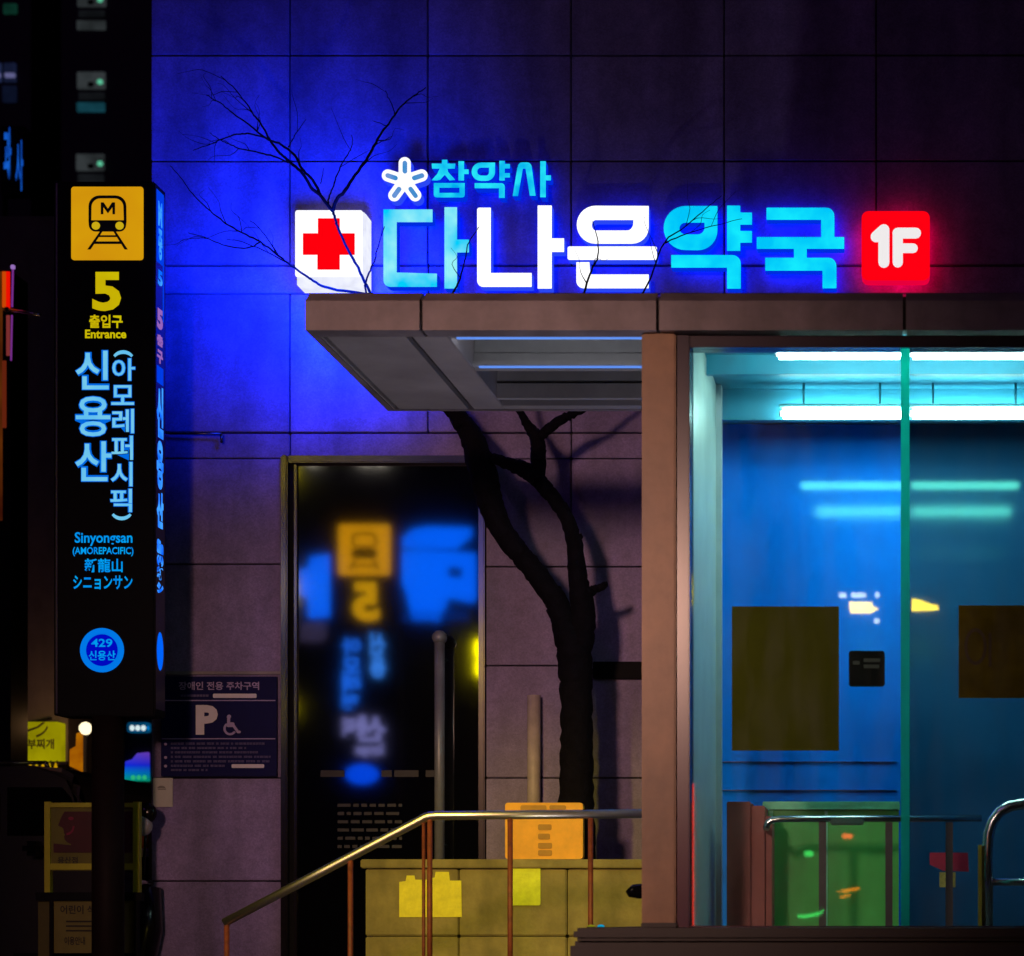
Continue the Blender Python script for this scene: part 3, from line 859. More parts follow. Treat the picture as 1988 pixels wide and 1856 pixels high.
ob = thing('orange_board', P(1056, 1668, 11.05), 'orange lettered board standing on the low wall before the tree', 'board')
m = MB(); m.pprism([rrect(980, 1558, 1131, 1667.5, 6, 4)], 11.03, 0.05); m.build('panel', M['orangeboard'], ob)
m = MB()
m.pprism([rrect(1010, 1563, 1060, 1576, 3, 3)], 11.026, 0.003); m.pprism([rrect(1066, 1563, 1098, 1571, 3, 3)], 11.026, 0.003)
for y0 in (1600, 1618, 1636, 1650): m.pprism([rrect(1044, y0, 1066 + (y0 % 7), y0 + 11, 3, 3)], 11.026, 0.003)
m.build('print', pbr('board_print', (0.45, 0.22, 0.01), 0.6), ob)

# ------------------------------------------------------------------ bare tree
tr = thing('bare_tree', (X(1118, 11.4), 11.4, Z(1672, 11.0)), 'bare winter tree with a forked trunk between canopy and granite wall', 'tree')
TD = 11.42
def q(px, py, r, d=TD): 
    p = P(px, py, d); return (p.x, p.y, p.z, r / F * d)
m = MB()
def limb(pts, n=16, sub=9, jit=0.005):
    sp = smooth_path(pts, sub, jit)
    k0 = len(m.bm.verts)
    m.tube([s[:3] for s in sp], [max(s[3] * random.uniform(0.97, 1.04), 0.0012) for s in sp], n)
    m.bm.verts.ensure_lookup_table()
    for i_, v_ in enumerate(list(m.bm.verts)[k0:]):
        r_ = sp[i_ // n][3]; c_ = Vector(sp[i_ // n][:3])
        v_.co = c_ + (v_.co - c_) * random.uniform(0.97, 1.03)
limb([q(1118, 1705, 40), q(1118, 1620, 36), q(1119, 1480, 32), q(1118, 1350, 31), q(1115, 1275, 34), q(1098, 1215, 27), q(1076, 1165, 22), q(1038, 1110, 21), q(1000, 1065, 21), q(962, 1005, 23), q(940, 930, 27), q(920, 860, 24), q(893, 815, 18), q(858, 768, 15), q(800, 690, 12, 11.38), q(752, 620, 8, 11.38), q(720, 572, 4.4, 11.47)])
limb([q(1120, 1270, 26), q(1131, 1195, 25), q(1122, 1125, 19), q(1112, 1045, 15), q(1088, 985, 14), q(1055, 945, 15), q(1030, 918, 17), q(985, 900, 12), q(945, 885, 9)])
limb([q(1042, 935, 13), q(1045, 890, 15), q(1040, 850, 13), q(1018, 815, 8), q(1000, 780, 5), q(990, 740, 4)])
limb([q(1040, 855, 10), q(1062, 835, 10), q(1095, 812, 9), q(1130, 795, 6), q(1175, 760, 5), q(1240, 700, 4)])
limb([q(1128, 1150, 16), q(1150, 1146, 9), q(1170, 1138, 7), q(1176, 1134, 4)], 10)
limb([q(1066, 1160, 12), q(1082, 1148, 8), q(1084, 1140, 4)], 10)
limb([q(1108, 1060, 9), q(1122, 1050, 6), q(1128, 1038, 3)], 8)
m.build('trunk', M['bark'], tr)
m = MB()
TW = 11.45
def twig(pts, r0, r1, d=TW, side=0, wob=4):
    n = len(pts)
    pp = []
    for i, (a, b_) in enumerate(pts):
        pp.append(q(a, b_, r0 + (r1 - r0) * i / (n - 1), d + random.uniform(-0.03, 0.03)))
    sp = smooth_path(pp, 5, 0.0025)
    m.tube([s[:3] for s in sp], [max(s[3], 0.0012) for s in sp], 6)
    for k in range(side):
        i = random.randrange(len(sp) // 4, len(sp) - 2)
        b0 = Vector(sp[i][:3]); dr = (Vector(sp[i+1][:3]) - b0).normalized()
        ang = random.choice((-1, 1)) * random.uniform(0.4, 0.9)
        dr = Matrix.Rotation(ang, 3, 'Y') @ dr
        ln = random.uniform(0.10, 0.28)
        pq = [(b0.x, b0.y, b0.z, sp[i][3] * 0.6)]
        for t in (0.35, 0.7, 1.0):
            e = b0 + dr * ln * t + Vector((random.uniform(-.02,.02), random.uniform(-.05,.05), random.uniform(0,.03)))
            pq.append((e.x, e.y, e.z, 0.0022 * (1.2 - t)))
        s2 = smooth_path(pq, 3)
        m.tube([s[:3] for s in s2], [max(s[3], 0.0009) for s in s2], 5)
def z7(x, y): return ((400 + x / 1.5292) / 1.5214, (0 + y / 1.5292) / 1.5214)
def z7l(l_): return [z7(*a) for a in l_]
# main leader across the cross box up to its fork
twig([(722, 574), (708, 548), (695, 520), (684, 500), (668, 470), (655, 440), (649, 420), (646, 410)], 3.0, 2.6, 11.5)
twig([(646, 410)] + z7l([(830,880),(800,855),(745,775),(690,725),(650,690),(605,630),(570,565),(535,520),(505,475),(450,405),(385,345)]), 3.8, 0.9, 11.42, 5)
twig(z7l([(835,880),(800,815),(750,760),(720,705),(660,655),(590,625),(520,570),(450,520),(395,475),(320,430)]), 3.2, 0.9, 11.46, 6)
twig(z7l([(605,630),(530,608),(470,605),(400,625),(330,655),(260,680)]), 1.8, 0.7, 11.44, 3)
twig(z7l([(690,735),(640,712),(560,690),(480,675),(420,650),(380,632),(335,600)]), 1.9, 0.7, 11.45, 3)
twig([(646, 410)] + z7l([(908,905),(950,855),(985,800),(1030,740),(1075,665),(1100,615),(1135,570),(1170,520),(1215,465),(1270,425),(1310,395)]), 3.6, 0.9, 11.42, 4)
twig(z7l([(1172,520),(1160,480),(1140,440),(1130,410)]), 1.3, 0.6, 11.43, 1)
twig(z7l([(1080,660),(1110,640),(1160,615)]), 1.1, 0.5, 11.43, 0)
twig(z7l([(1135,572),(1110,560),(1070,545)]), 1.1, 0.5, 11.43, 0)
twig([(640, 402)] + z7l([(870,905),(890,850),(910,790),(935,735),(965,685),(980,650),(975,610)]), 1.8, 0.6, 11.47, 2)
twig(z7l([(690,665),(720,610),(770,540)]), 1.2, 0.5, 11.45, 1)
twig(z7l([(835,830),(850,760)]), 0.9, 0.5, 11.47, 0)
# lower left spray
twig([(720, 572), (640, 560), (608, 545), (590, 533), (560, 512), (530, 488), (505, 470), (470, 452), (440, 435), (408, 410), (378, 382), (355, 350), (330, 322)], 2.8, 0.8, 11.40, 5)
twig([(505, 470), (480, 482), (440, 478), (400, 462), (365, 452)], 1.5, 0.6, 11.42, 2)
twig([(540, 495), (520, 465), (500, 440), (485, 428)], 1.3, 0.6, 11.42, 1)
twig([(560, 512), (520, 490), (470, 470), (440, 465)], 1.3, 0.6, 11.42, 1)
# twigs crossing the large letters
twig([(740, 600), (716, 575), (708, 556), (716, 530), (726, 508), (733, 480), (746, 440)], 2.6, 0.8, 11.42, 1)
twig([(860, 600), (884, 560), (893, 540), (903, 500), (910, 470), (930, 440)], 2.2, 0.7, 11.42, 1)
twig([(1120, 620), (1136, 560), (1150, 520), (1160, 500), (1160, 470), (1150, 430)], 2.6, 0.8, 11.42, 2)
twig([(1230, 600), (1262, 540), (1290, 470), (1330, 440), (1370, 405), (1400, 380)], 2.0, 0.6, 11.42, 4)
twig([(1290, 472), (1330, 455), (1380, 440), (1440, 425)], 1.4, 0.5, 11.42, 2)
m.build('twigs', M['twig'], tr)

# ------------------------------------------------------------------ subway pole sign
SD = 11.3
ps = thing('subway_sign', (X(207, SD), SD + 0.07, 0), 'tall black lit subway exit sign with yellow train panel and number 5 on a pole', 'subway sign')
XS0, XS1 = X(110, SD), X(300, SD)
m = MB(); m.box(XS0, XS1, SD, SD + 0.17, Z(1390, SD), Z(352, SD), 0, 0.008)
m.box(XS0 - 0.02, XS0 - 0.004, SD + 0.01, SD + 0.15, Z(1388, SD), Z(350, SD), 0, 0.003); body = m.build('body', M['black'], ps)
m = MB(); m.box(XS0 - 0.004, XS0 + 0.006, SD - 0.004, SD + 0.0, Z(1385, SD), Z(356, SD)); m.build('edge_strip', M['darksteel'], ps)
m = MB(); m.tube([Vector((X(209, SD + .07), SD + 0.075, 0)), Vector((X(209, SD + .07), SD + 0.075, Z(1389, SD)))], 0.088, 24)
m.build('pole', pbr('pole_brown', (0.010, 0.005, 0.005), 0.6, spec=0.1), ps)
m = MB(); m.lathe([(0.17, 0.0), (0.17, 0.03), (0.10, 0.04)], (X(209, SD + .07), SD + 0.075, 0.0), n=24); m.build('foot_plate', M['darksteel'], ps)
f1 = SD - 0.004
YPAN = glow('picto_yellow', lin(205, 140, 12), 1.0, 0.4, 2.2, lin(216, 160, 10))
DRK = pbr('picto_dark', (0.02, 0.012, 0.004), 0.6)
YTXT = glow('number_yellow', lin(205, 190, 4), 1.0, 0.4, 3, lin(190, 160, 4))
CORE = glow('letter_core', lin(125, 205, 232), 1.0, 0.4, 6, lin(95, 190, 240))
EDGE = glow('letter_edge', lin(0, 105, 225), 1.0)  # wider blue layer draws the halo round the lit letters
BLUE1 = glow('letter_blue', lin(0, 130, 232), 1.0, 0.4, 14, lin(0, 165, 240))
RINGB = glow('ring_blue', lin(0, 118, 228), 1.0)
DEEPB = glow('disc_blue', lin(0, 8, 190), 1.0)

def z1(x, y): return (x / 2.8238, y / 2.8238)
def pictogram(parent, conv, d, t, dk, yl, panel_mat):
    """train symbol: panel, dark train outline, lamps; conv maps the symbol's own coordinates to pixels; t < 0 faces away"""
    s_ = -1 if t > 0 else 1
    mm = MB(); mm.pprism([rrect(390, 1024, 785, 1426, 16, 4)], d, abs(t) * 0.5, conv); pn = mm.build('pictogram', panel_mat, parent)
    d1 = d + s_ * 0.0025 if t > 0 else d + abs(t) * 0.5 + 0.001
    mm = MB()
    tt = 0.0015
    outer = arc(545, 1130, 60, 58, 180, 90, 6) + arc(632, 1130, 60, 58, 90, 0, 6) + [(693, 1215)] + arc(655, 1232, 36, 38, 0, -90, 5) + arc(522, 1232, 36, 38, 270, 180, 5) + [(485, 1215)]
    inner = arc(549, 1134, 48, 46, 180, 90, 6) + arc(628, 1134, 48, 46, 90, 0, 6) + [(678, 1208), (500, 1208)]
    mm.pprism([outer, inner], d1, tt, conv)
    mm.pprism([[(548, 1268), (562, 1268), (496, 1368), (478, 1368)]], d1, tt, conv)
    mm.pprism([[(620, 1268), (634, 1268), (700, 1368), (682, 1368)]], d1, tt, conv)
    mm.pprism([[(545, 1290), (635, 1290), (640, 1300), (540, 1300)]], d1 + 0.0002, tt, conv)
    mm.pprism([[(522, 1324), (658, 1324), (664, 1338), (516, 1338)]], d1 + 0.0002, tt, conv)
    mm.pprism([[(552, 1175), (552, 1110), (568, 1110), (591, 1145), (614, 1110), (630, 1110), (630, 1175), (616, 1175), (616, 1136), (591, 1170), (566, 1136), (566, 1175)]], d1, tt, conv)
    mm.build('symbol', dk, pn)
    d2 = d1 - 0.001 if t > 0 else d1 + tt + 0.0005
    for x in (525, 655):
        mm = MB(); mm.pprism([arc(x, 1238, 23, 22, 0, 345, 20)], d2, 0.0008, conv)
        mm.build('train_lamp', yl, pn)
pictogram(ps, z1, f1 - 0.002, 0.008, DRK, glow('train_lamp', lin(200, 170, 20), 1.0), YPAN)
def words(name, items, mat, parent, d, bold, flip=False):
    mm = MB()
    for (t, a, b_, c, e) in items: mm.text(t, a, b_, c, e, d, bold, flip)
    return mm.build(name, mat, parent)
fd = SD - 0.003
words('exit_number', [('5', 179, 235, 528, 604)], YTXT, ps, fd, 0.035)
words('exit_text', [('출입구', 173, 238, 611, 637), ('Entrance', 165, 245, 640, 657)], YTXT, ps, fd, 0.03)
big = [('신', 147, 211, 681, 756), ('용', 147, 214, 770, 847), ('산', 146, 216, 857, 934)]
smc = [('아', 218, 262, 696, 739), ('모', 216, 260, 748, 786), ('레', 218, 260, 794, 841), ('퍼', 216, 258, 846, 893), ('시', 215, 257, 897, 944), ('픽', 214, 256, 949, 994)]
def grow(items, k): return [(t, a - k, b_ + k, c - k, e + k) for (t, a, b_, c, e) in items]
for (cx_, cy_, up) in ((239, 700, 1), (236, 990, -1)):
    o1 = arc(cx_, cy_, 22, 20, 30, 150, 8) if up > 0 else arc(cx_, cy_, 22, 20, -150, -30, 8)
    i1 = arc(cx_, cy_, 18, 13, 150, 30, 8) if up > 0 else arc(cx_, cy_, 18, 13, -30, -150, 8)
    par = MB(); par.pprism([o1 + i1], fd - 0.001, 0.001); par.build('bracket', CORE, ps)
words('station_name', grow(big, 1.5), EDGE, ps, fd, 0.046)
words('station_name_core', big, CORE, ps, fd - 0.002, 0.012)
words('subtitle', grow(smc, 1), EDGE, ps, fd, 0.042)
words('subtitle_core', smc, CORE, ps, fd - 0.002, 0.012)
words('foreign_names', [('Sinyongsan', 145, 257, 1033, 1060), ('(AMOREPACIFIC)', 141, 259, 1062, 1080), ('新龍山', 164, 238, 1084, 1111), ('シニョンサン', 142, 257, 1117, 1144)], BLUE1, ps, fd, 0.02)
m = MB(); m.pprism([arc(197.6, 1262, 42.5, 43, 0, 352, 40), arc(197.6, 1262, 31, 31, 0, 352, 40)], SD - 0.006, 0.005); rg = m.build('line_emblem', RINGB, ps)
m = MB(); m.pprism([arc(197.6, 1262, 31.2, 31.2, 0, 352, 40)], SD - 0.004, 0.003); m.build('disc', DEEPB, rg)
mm = MB(); mm.text('429', 177, 218, 1240, 1256, SD - 0.0055, 0.02); mm.text('신용산', 172, 224, 1263, 1282, SD - 0.0055, 0.02); mm.build('emblem_text', BLUE1, rg)
# lit right-hand side of the sign: the same lettering on a narrow face
xs = XS1 + 0.002
m = MB(); m.box(XS1, XS1 + 0.0015, SD + 0.018, SD + 0.152, Z(1375, SD), Z(366, SD)); m.build('side_face', pbr('side_face', (0.03, 0.02, 0.06), 0.3), ps)
SIDEB = glow('side_letters', lin(8, 95, 240), 1.3, 0.5, 12, lin(60, 150, 255))
SIDEP = glow('side_letters_pink', lin(150, 100, 190), 1.0)
SIDED = glow('side_blue', lin(0, 60, 230), 1.0)
def sz(y): return Z(y, SD + 0.07)
m = MB()
m.box(XS1 + 0.0016, XS1 + 0.003, SD + 0.025, SD + 0.13, sz(512), sz(372)); 
m.box(XS1 + 0.0016, XS1 + 0.003, SD + 0.118, SD + 0.134, sz(620), sz(372))
m.box(XS1 + 0.0016, XS1 + 0.003, SD + 0.03, SD + 0.125, sz(745), sz(712))
m.build('side_panel', SIDED, ps)
m = MB(); 
m.text('M', 0, 0, 0, 0, 0, 0.06, side=(XS1 + 0.004, SD + 0.045, SD + 0.105, sz(440), sz(392)))
m.text('중', 0, 0, 0, 0, 0, 0.05, side=(XS1 + 0.004, SD + 0.045, SD + 0.105, sz(505), sz(445)))
m.text('5', 0, 0, 0, 0, 0, 0.05, side=(XS1 + 0.004, SD + 0.04, SD + 0.11, sz(555), sz(525)))
for t, y0, y1 in (('신', 750, 850), ('용', 855, 950), ('산', 955, 1025)):
    m.text(t, 0, 0, 0, 0, 0, 0.06, side=(xs, SD + 0.028, SD + 0.128, sz(y1), sz(y0)))
for t, y0, y1 in (('Sin', 1047, 1075), ('(A)', 1078, 1098), ('新', 1100, 1126), ('シ', 1130, 1152)):
    m.text(t, 0, 0, 0, 0, 0, 0.08, side=(xs, SD + 0.03, SD + 0.128, sz(y1), sz(y0)))
m.build('side_lettering', SIDEB, ps)
m = MB()
for t, y0, y1 in (('5', 600, 640), ('출', 650, 672), ('구', 680, 706)):
    m.text(t, 0, 0, 0, 0, 0, 0.06, side=(xs + 0.001, SD + 0.03, SD + 0.118, sz(y1), sz(y0)))
m.build('side_number', SIDEP, ps)
m = MB()
n_ = 24
vv = [m.bm.verts.new((xs, SD + 0.078 + 0.05 * math.cos(2 * math.pi * k / n_), sz(1264) + 0.11 * math.sin(2 * math.pi * k / n_))) for k in range(n_)]
m.face(vv); m.build('side_emblem', glow('side_emblem', lin(0, 95, 240), 1.1), ps)

# ------------------------------------------------------------------ parking sign and note on the wall
pk = thing('parking_sign', P(425, 1507, 11.99), 'dark blue accessible parking sign with a white P on the granite wall', 'parking sign')
PD = 11.975
m = MB(); m.pbox(312, 537, 1313, 1507, PD, 0.022, 0, 0.003); m.build('plate', M['navy'], pk)
def z8(x, y): return ((430 + x / 4.7333) / 1.5214, (1950 + y / 4.7333) / 1.5214)
pd = PD - 0.003
m = MB(); a = z8(700, 1040); c = z8(1008, 625); m.text('P', a[0], c[0], c[1], a[1], pd, 0.055); m.build('letter_p', M['signwhite'], pk)
m = MB(); a = z8(460, 415); c = z8(1585, 300); m.text('장애인 전용 주차구역', a[0], c[0], c[1], a[1], pd, 0.02); m.build('title', M['signlilac'], pk)
for (x0, x1, y0, y1) in ((940, 1548, 466, 526), (1200, 1655, 1452, 1504)):
    m = MB(); m.pprism([rrect(x0, y0, x1, y1, 16, 3)], pd, 0.003, z8); m.build('white_bar', M['signwhite'], pk)
m = MB()
for y in (555, 1090): m.pprism([[(225, y), (1810, y), (1810, y + 13), (225, y + 13)]], pd, 0.003, z8)
for y in (1170, 1358, 1478): m.pprism([arc(277, y, 20, 20, 0, 340, 12)], pd, 0.003, z8)
m.build('rule_line', M['signlilac'], pk)
m = MB()   # wheelchair symbol
ws = 14
for i, (a, b_, wd) in enumerate((((1165, 785), (1160, 790), 26), ((1160, 800), (1158, 870), 20), ((1160, 890), (1215, 890), 24), ((1215, 895), (1288, 1000), 18), ((1288, 1002), (1310, 1000), 18), ((1150, 915), (1230, 912), 18))):
    m.pprism([capsule(a, b_, wd)], pd - 0.0004 * i, 0.003, z8)
m.pprism([arc(1178, 955, 92, 92, 125, 330, 22) + arc(1178, 955, 62, 62, 330, 125, 22)], pd - 0.003, 0.003, z8)
m.build('wheelchair_symbol', M['signlilac'], pk)
m = MB()
for y, xe in ((1150, 1660), (1212, 1400), (1272, 1565), (1335, 1745), (1398, 1745), (1460, 1150), (1520, 860)):
    x = 352
    while x < xe - 20:
        wd = random.choice((26, 34, 40, 52))
        for (u0, u1) in ((0, 10), (16, 26)):
            m.pprism([[(x, y + u0), (min(x + wd, xe), y + u0), (min(x + wd, xe), y + u1), (x, y + u1)]], pd, 0.003, z8)
        x += wd + random.choice((8, 10, 30))
x = 490
while x < 860: m.pprism([[(x, 478), (x + 34, 478), (x + 34, 508), (x, 508)]], pd, 0.003, z8); x += 44
m.build('small_print', M['signdim'], pk)
nt_ = thing('wall_note', P(316, 1567, 11.99), 'small plain grey paper note under the parking sign', 'note')
m = MB(); m.pbox(297, 335, 1510, 1566, 11.99, 0.006); m.build('sheet', M['paper'], nt_)
m = MB(); m.pprism([arc(313, 1530, 8, 5, 0, 180, 8)], 11.988, 0.002); m.pbox(306, 322, 1531, 1533, 11.988, 0.002); m.build('print', M['paperprint'], nt_)

# ------------------------------------------------------------------ street at the left
# campaign board with a red profile
rb = thing('poster_stand', (X(178, 11.55), 11.7, 0), 'yellow framed stand with a dark red smiling profile picture beside the pole', 'poster stand')
YF = pbr('frame_yellow', (0.42, 0.40, 0.012), 0.45, var=0.15)
SDX = 11.66
def zc_(x, y): return ((100 + x / 5.847) / 1.5214, (2340 + y / 5.847) / 1.5214)
m = MB(); m.pbox(96, 258, 1568, 1690, SDX + 0.012, 0.02); pnl = m.build('panel', pbr('panel_cream', (0.13, 0.12, 0.008), 0.6), rb)
m = MB()
m.pbox(86, 97, 1556, 1735, SDX, 0.04); m.pbox(258, 270, 1556, 1735, SDX, 0.04)
m.pbox(97.2, 257.8, 1558, 1567, SDX, 0.035); m.pbox(97.2, 257.8, 1676, 1688, SDX, 0.035)
m.build('frame', YF, rb)
m = MB()
face_ = [(530,330),(480,410),(420,560),(430,580),(480,600),(505,625),(520,680),(512,700),(535,725),(520,760),(530,810),(570,860),(640,890),(640,912),(340,880),(340,1040),(1690,1040),(1690,330)]
m.pprism([face_], SDX + 0.008, 0.003, zc_); m.build('red_profile', pbr('profile_red', (0.05, 0.001, 0.005), 0.6), pnl)
m = MB()
m.pprism([arc(640, 450, 48, 30, 0, 345, 16)], SDX + 0.005, 0.002, zc_)
m.pprism([arc(560, 590, 138, 150, -88, 5, 10) + arc(560, 590, 108, 112, 5, -88, 10)], SDX + 0.005, 0.002, zc_)
m.build('smile', pbr('profile_pink', (0.20, 0.005, 0.04), 0.6), pnl)
m = MB(); m.text('용산점', zc_(410, 0)[0], zc_(755, 0)[0], zc_(0, 1110)[1], zc_(0, 1230)[1], SDX + 0.0105, 0.02); m.build('caption', M['ink'], pnl)
m = MB(); m.pbox(88, 95, 1735.5, 2170, SDX + 0.02, 0.03); m.pbox(260, 268, 1735.5, 2170, SDX + 0.02, 0.03); m.build('post', M['black'], rb)

lb = thing('lettered_board', (X(170, 11.4), 11.4, 0), 'pale lettered notice board under a black bar below the poster stand', 'notice board')
m = MB()
m.box(X(72, 11.62), X(277, 11.62), 11.60, 11.64, Z(1748, 11.62), Z(1732, 11.62)); m.box(X(97, 11.62), X(104, 11.62), 11.61, 11.64, 0, Z(1749, 11.62)); m.box(X(262, 11.62), X(267, 11.62), 11.61, 11.64, 0, Z(1749, 11.62))
m.build('frame', M['black'], lb)
m = MB(); m.pbox(104.5, 261.5, 1748.5, 1850, 11.625, 0.015); pn2 = m.build('panel', pbr('board_cream', (0.15, 0.13, 0.02), 0.6, var=0.15), lb)
m = MB()
m.text('어린이 식당', 117, 200, 1757, 1774, 11.622, 0.02); m.text('이용안내', 125, 165, 1818, 1834, 11.622, 0.02)
for y in (1787, 1796, 1805): m.pbox(128, 200, y, y + 3, 11.6225, 0.002)
m.build('print', M['ink'], pn2)
m = MB(); m.pbox(74, 96, 1749, 1870, 11.63, 0.012); m.build('side_panel', pbr('side_yellow', (0.07, 0.06, 0.004), 0.6), lb)

# van
VD = 13.2
vn = thing('dark_van', (X(-150, VD), VD + 0.9, 0), 'dark parked van with a rounded roof behind the poster stand', 'van')
def vz(y): return Z(y, VD)
prof = [(-470, 1990), (-475, 1640), (-462, 1530), (-440, 1500), (-400, 1489), (60, 1486), (115, 1490)] + [(138, 1502), (150, 1525), (165, 1568), (182, 1640), (210, 1680), (300, 1712), (330, 1760), (338, 1860), (336, 1990)]
m = MB(); m.pprism([prof], VD, 1.75)
bmesh.ops.bevel(m.bm, geom=[e for e in m.bm.edges if abs(e.verts[0].co.y - e.verts[1].co.y) < 1e-4 and len(e.link_faces) == 2 and any(len(f.verts) == 4 for f in e.link_faces) and any(len(f.verts) == 3 for f in e.link_faces)], offset=0.05, segments=3, affect='EDGES')
bodyv = m.build('body', pbr('van_paint', (0.045, 0.043, 0.045), 0.25, 0.0, coat=0.5, var=0.08), vn)
DG = pbr('van_glass', (0.004, 0.004, 0.005), 0.08)
for lp_ in (rrect(-440, 1530, -180, 1620, 14, 4), rrect(-165, 1528, 0, 1622, 14, 4), [(14, 1528), (120, 1528), (138, 1548), (158, 1622), (14, 1622)]):
    m = MB(); m.pprism([lp_], VD - 0.006, 0.012); m.build('window', DG, vn)
m = MB(); m.box(X(60, VD), X(95, VD), VD - 0.16, VD - 0.01, vz(1662), vz(1634), 0, 0.03); m.build('mirror', M['blackgloss'], vn)
for px in (-330, 200):
    c = Vector((X(px, VD), VD - 0.004, 0.32))
    m = MB(); m.lathe([(0.20, -0.02), (0.30, -0.015), (0.32, 0.02), (0.32, 0.18), (0.28, 0.2)], c, 'Y', 28); wh = m.build('wheel', M['black'], vn)
    m = MB(); m.lathe([(0.05, -0.035), (0.15, -0.03), (0.19, -0.022)], c, 'Y', 24); m.build('rim', M['steel'], wh)
    c2 = c + Vector((0, 1.75, 0))
    m = MB(); m.lathe([(0.28, -0.2), (0.32, -0.18), (0.32, -0.02), (0.30, 0.008), (0.2, 0.01)], c2, 'Y', 28); m.build('wheel', M['black'], vn)
m = MB(); m.box(X(-30, VD), X(-6, VD), VD - 0.03, VD - 0.001, vz(1668), vz(1662), 0, 0.006); m.build('door_handle', M['steel'], vn)
m = MB(); m.pprism([rrect(288, 1725, 330, 1765, 8, 3)], VD - 0.004, 0.05); m.build('headlight', M['paper'], vn)
m = MB(); m.tube([P(-380, 1481, VD + 0.15), P(90, 1480, VD + 0.15)], 0.012, 8); m.tube([P(-380, 1481, VD + .15), P(-382, 1490, VD + .15)], 0.012, 8); m.tube([P(90, 1480, VD + .15), P(94, 1491, VD + .15)], 0.012, 8); m.build('roof_rail', M['steel'], vn)

# scooter parked against the building corner: only its top is in view
sc = thing('parked_scooter', (X(270, 11.9), 11.9, 0), 'dark parked scooter with a round mirror at the corner of the granite wall', 'scooter')
SX = X(276, 11.9)
m = MB()
m.tube([(SX - 0.28, 11.92, 0.35), (SX - 0.10, 11.92, 0.5), (SX, 11.92, 0.95), (SX + 0.03, 11.92, 1.2)], [0.10, 0.12, 0.11, 0.07], 14); m.box(SX - 0.8, SX - 0.2, 11.82, 12.0, 0.3, 0.72, 0, 0.06)
m.build('body', M['blackgloss'], sc)
m = MB(); m.box(SX - 0.78, SX - 0.28, 11.83, 11.99, 0.722, 0.80, 0, 0.03); m.build('seat', M['black'], sc)
for dx in (-0.68, 0.12):
    m = MB(); m.lathe([(0.14, -0.05), (0.2, -0.04), (0.22, 0.0), (0.2, 0.04), (0.14, 0.05)], (SX + dx, 11.92, 0.22), 'Y', 24); m.build('wheel', M['black'], sc)
m = MB(); m.tube([(SX + 0.02, 11.74, 1.22), (SX + 0.02, 11.985, 1.22)], 0.018, 10); m.build('handlebar', M['steel'], sc)
m = MB(); m.lathe([(0.01, -0.03), (0.05, -0.02), (0.065, 0.0), (0.055, 0.015), (0.01, 0.02)], (X(283, 11.82), 11.82, Z(1578, 11.82)), 'Y', 20); m.tube([(X(283, 11.82), 11.83, Z(1588, 11.82)), (SX + 0.02, 11.86, 1.22)], 0.008, 8); m.build('mirror', M['blackgloss'], sc)
m = MB(); m.lathe([(0.02, -0.06), (0.055, -0.05), (0.06, 0.0), (0.04, 0.05)], (X(280, 11.85), 11.826, Z(1604, 11.85)), 'Y', 18); m.build('headlamp', pbr('lampglass', (0.35, 0.33, 0.37), 0.15), sc)
# orange and white post
op = thing('bollard_post', (X(279, 12.1), 12.1, 0), 'orange topped post with a white band in the dark gap left of the wall', 'post')
ox = X(279, 12.1)
m = MB(); m.lathe([(0.028, 0.0), (0.028, Z(1664, 12.1))], (ox, 12.1, 0), n=16); m.lathe([(0.07, 0.0), (0.07, 0.03)], (ox, 12.1, 0.0), n=16); m.build('shaft', M['black'], op)
m = MB(); m.lathe([(0.029, Z(1663, 12.1)), (0.030, Z(1647, 12.1))], (ox, 12.1, 0), n=16); m.build('band', M['signwhite'], op)
m = MB(); m.lathe([(0.029, Z(1646, 12.1)), (0.030, Z(1622, 12.1)), (0.015, Z(1619, 12.1))], (ox, 12.1, 0), n=16); m.build('cap', pbr('orange_cap', (0.85, 0.25, 0.02), 0.5), op)

# left shop building
lbld = thing('shop_building', (X(-100, 17), 17.0, 0), 'dark shop building with a pinkish board beside the yellow light box', 'building')
m = MB()
m.box(X(-800, 17), X(132, 17), 17.0, 18.1, 0.0, Z(420, 17))
m.build('wall', pbr('shop_wall', (0.10, 0.085, 0.09), 0.7, var=0.2, stain=0.3), lbld)
m = MB()
for (a, c, y0, y1) in ((2, 42, 690, 1060), (2, 42, 1068, 1390), (-60, -6, 690, 1390)): m.pbox(a, c, y0, y1, 16.98, 0.018, 0, 0.005)
m.build('wall_panel', pbr('shop_panel', (0.06, 0.05, 0.06), 0.4, var=0.2), lbld)
m = MB(); m.pbox(-120, 44, 1422, 1474, 16.97, 0.028); m.build('shop_board', pbr('shop_board', (0.45, 0.30, 0.30), 0.6, var=0.1), lbld)
m = MB(); m.pbox(-120, 130, 1478, 1484, 16.85, 0.15); m.build('awning_bar', M['darksteel'], lbld)
m = MB(); m.tube([P(-20, 1412, 16.9), P(30, 1412, 16.9), P(70, 1402, 16.9), P(100, 1395, 16.9)], 0.012, 8); m.build('cable', M['black'], lbld)

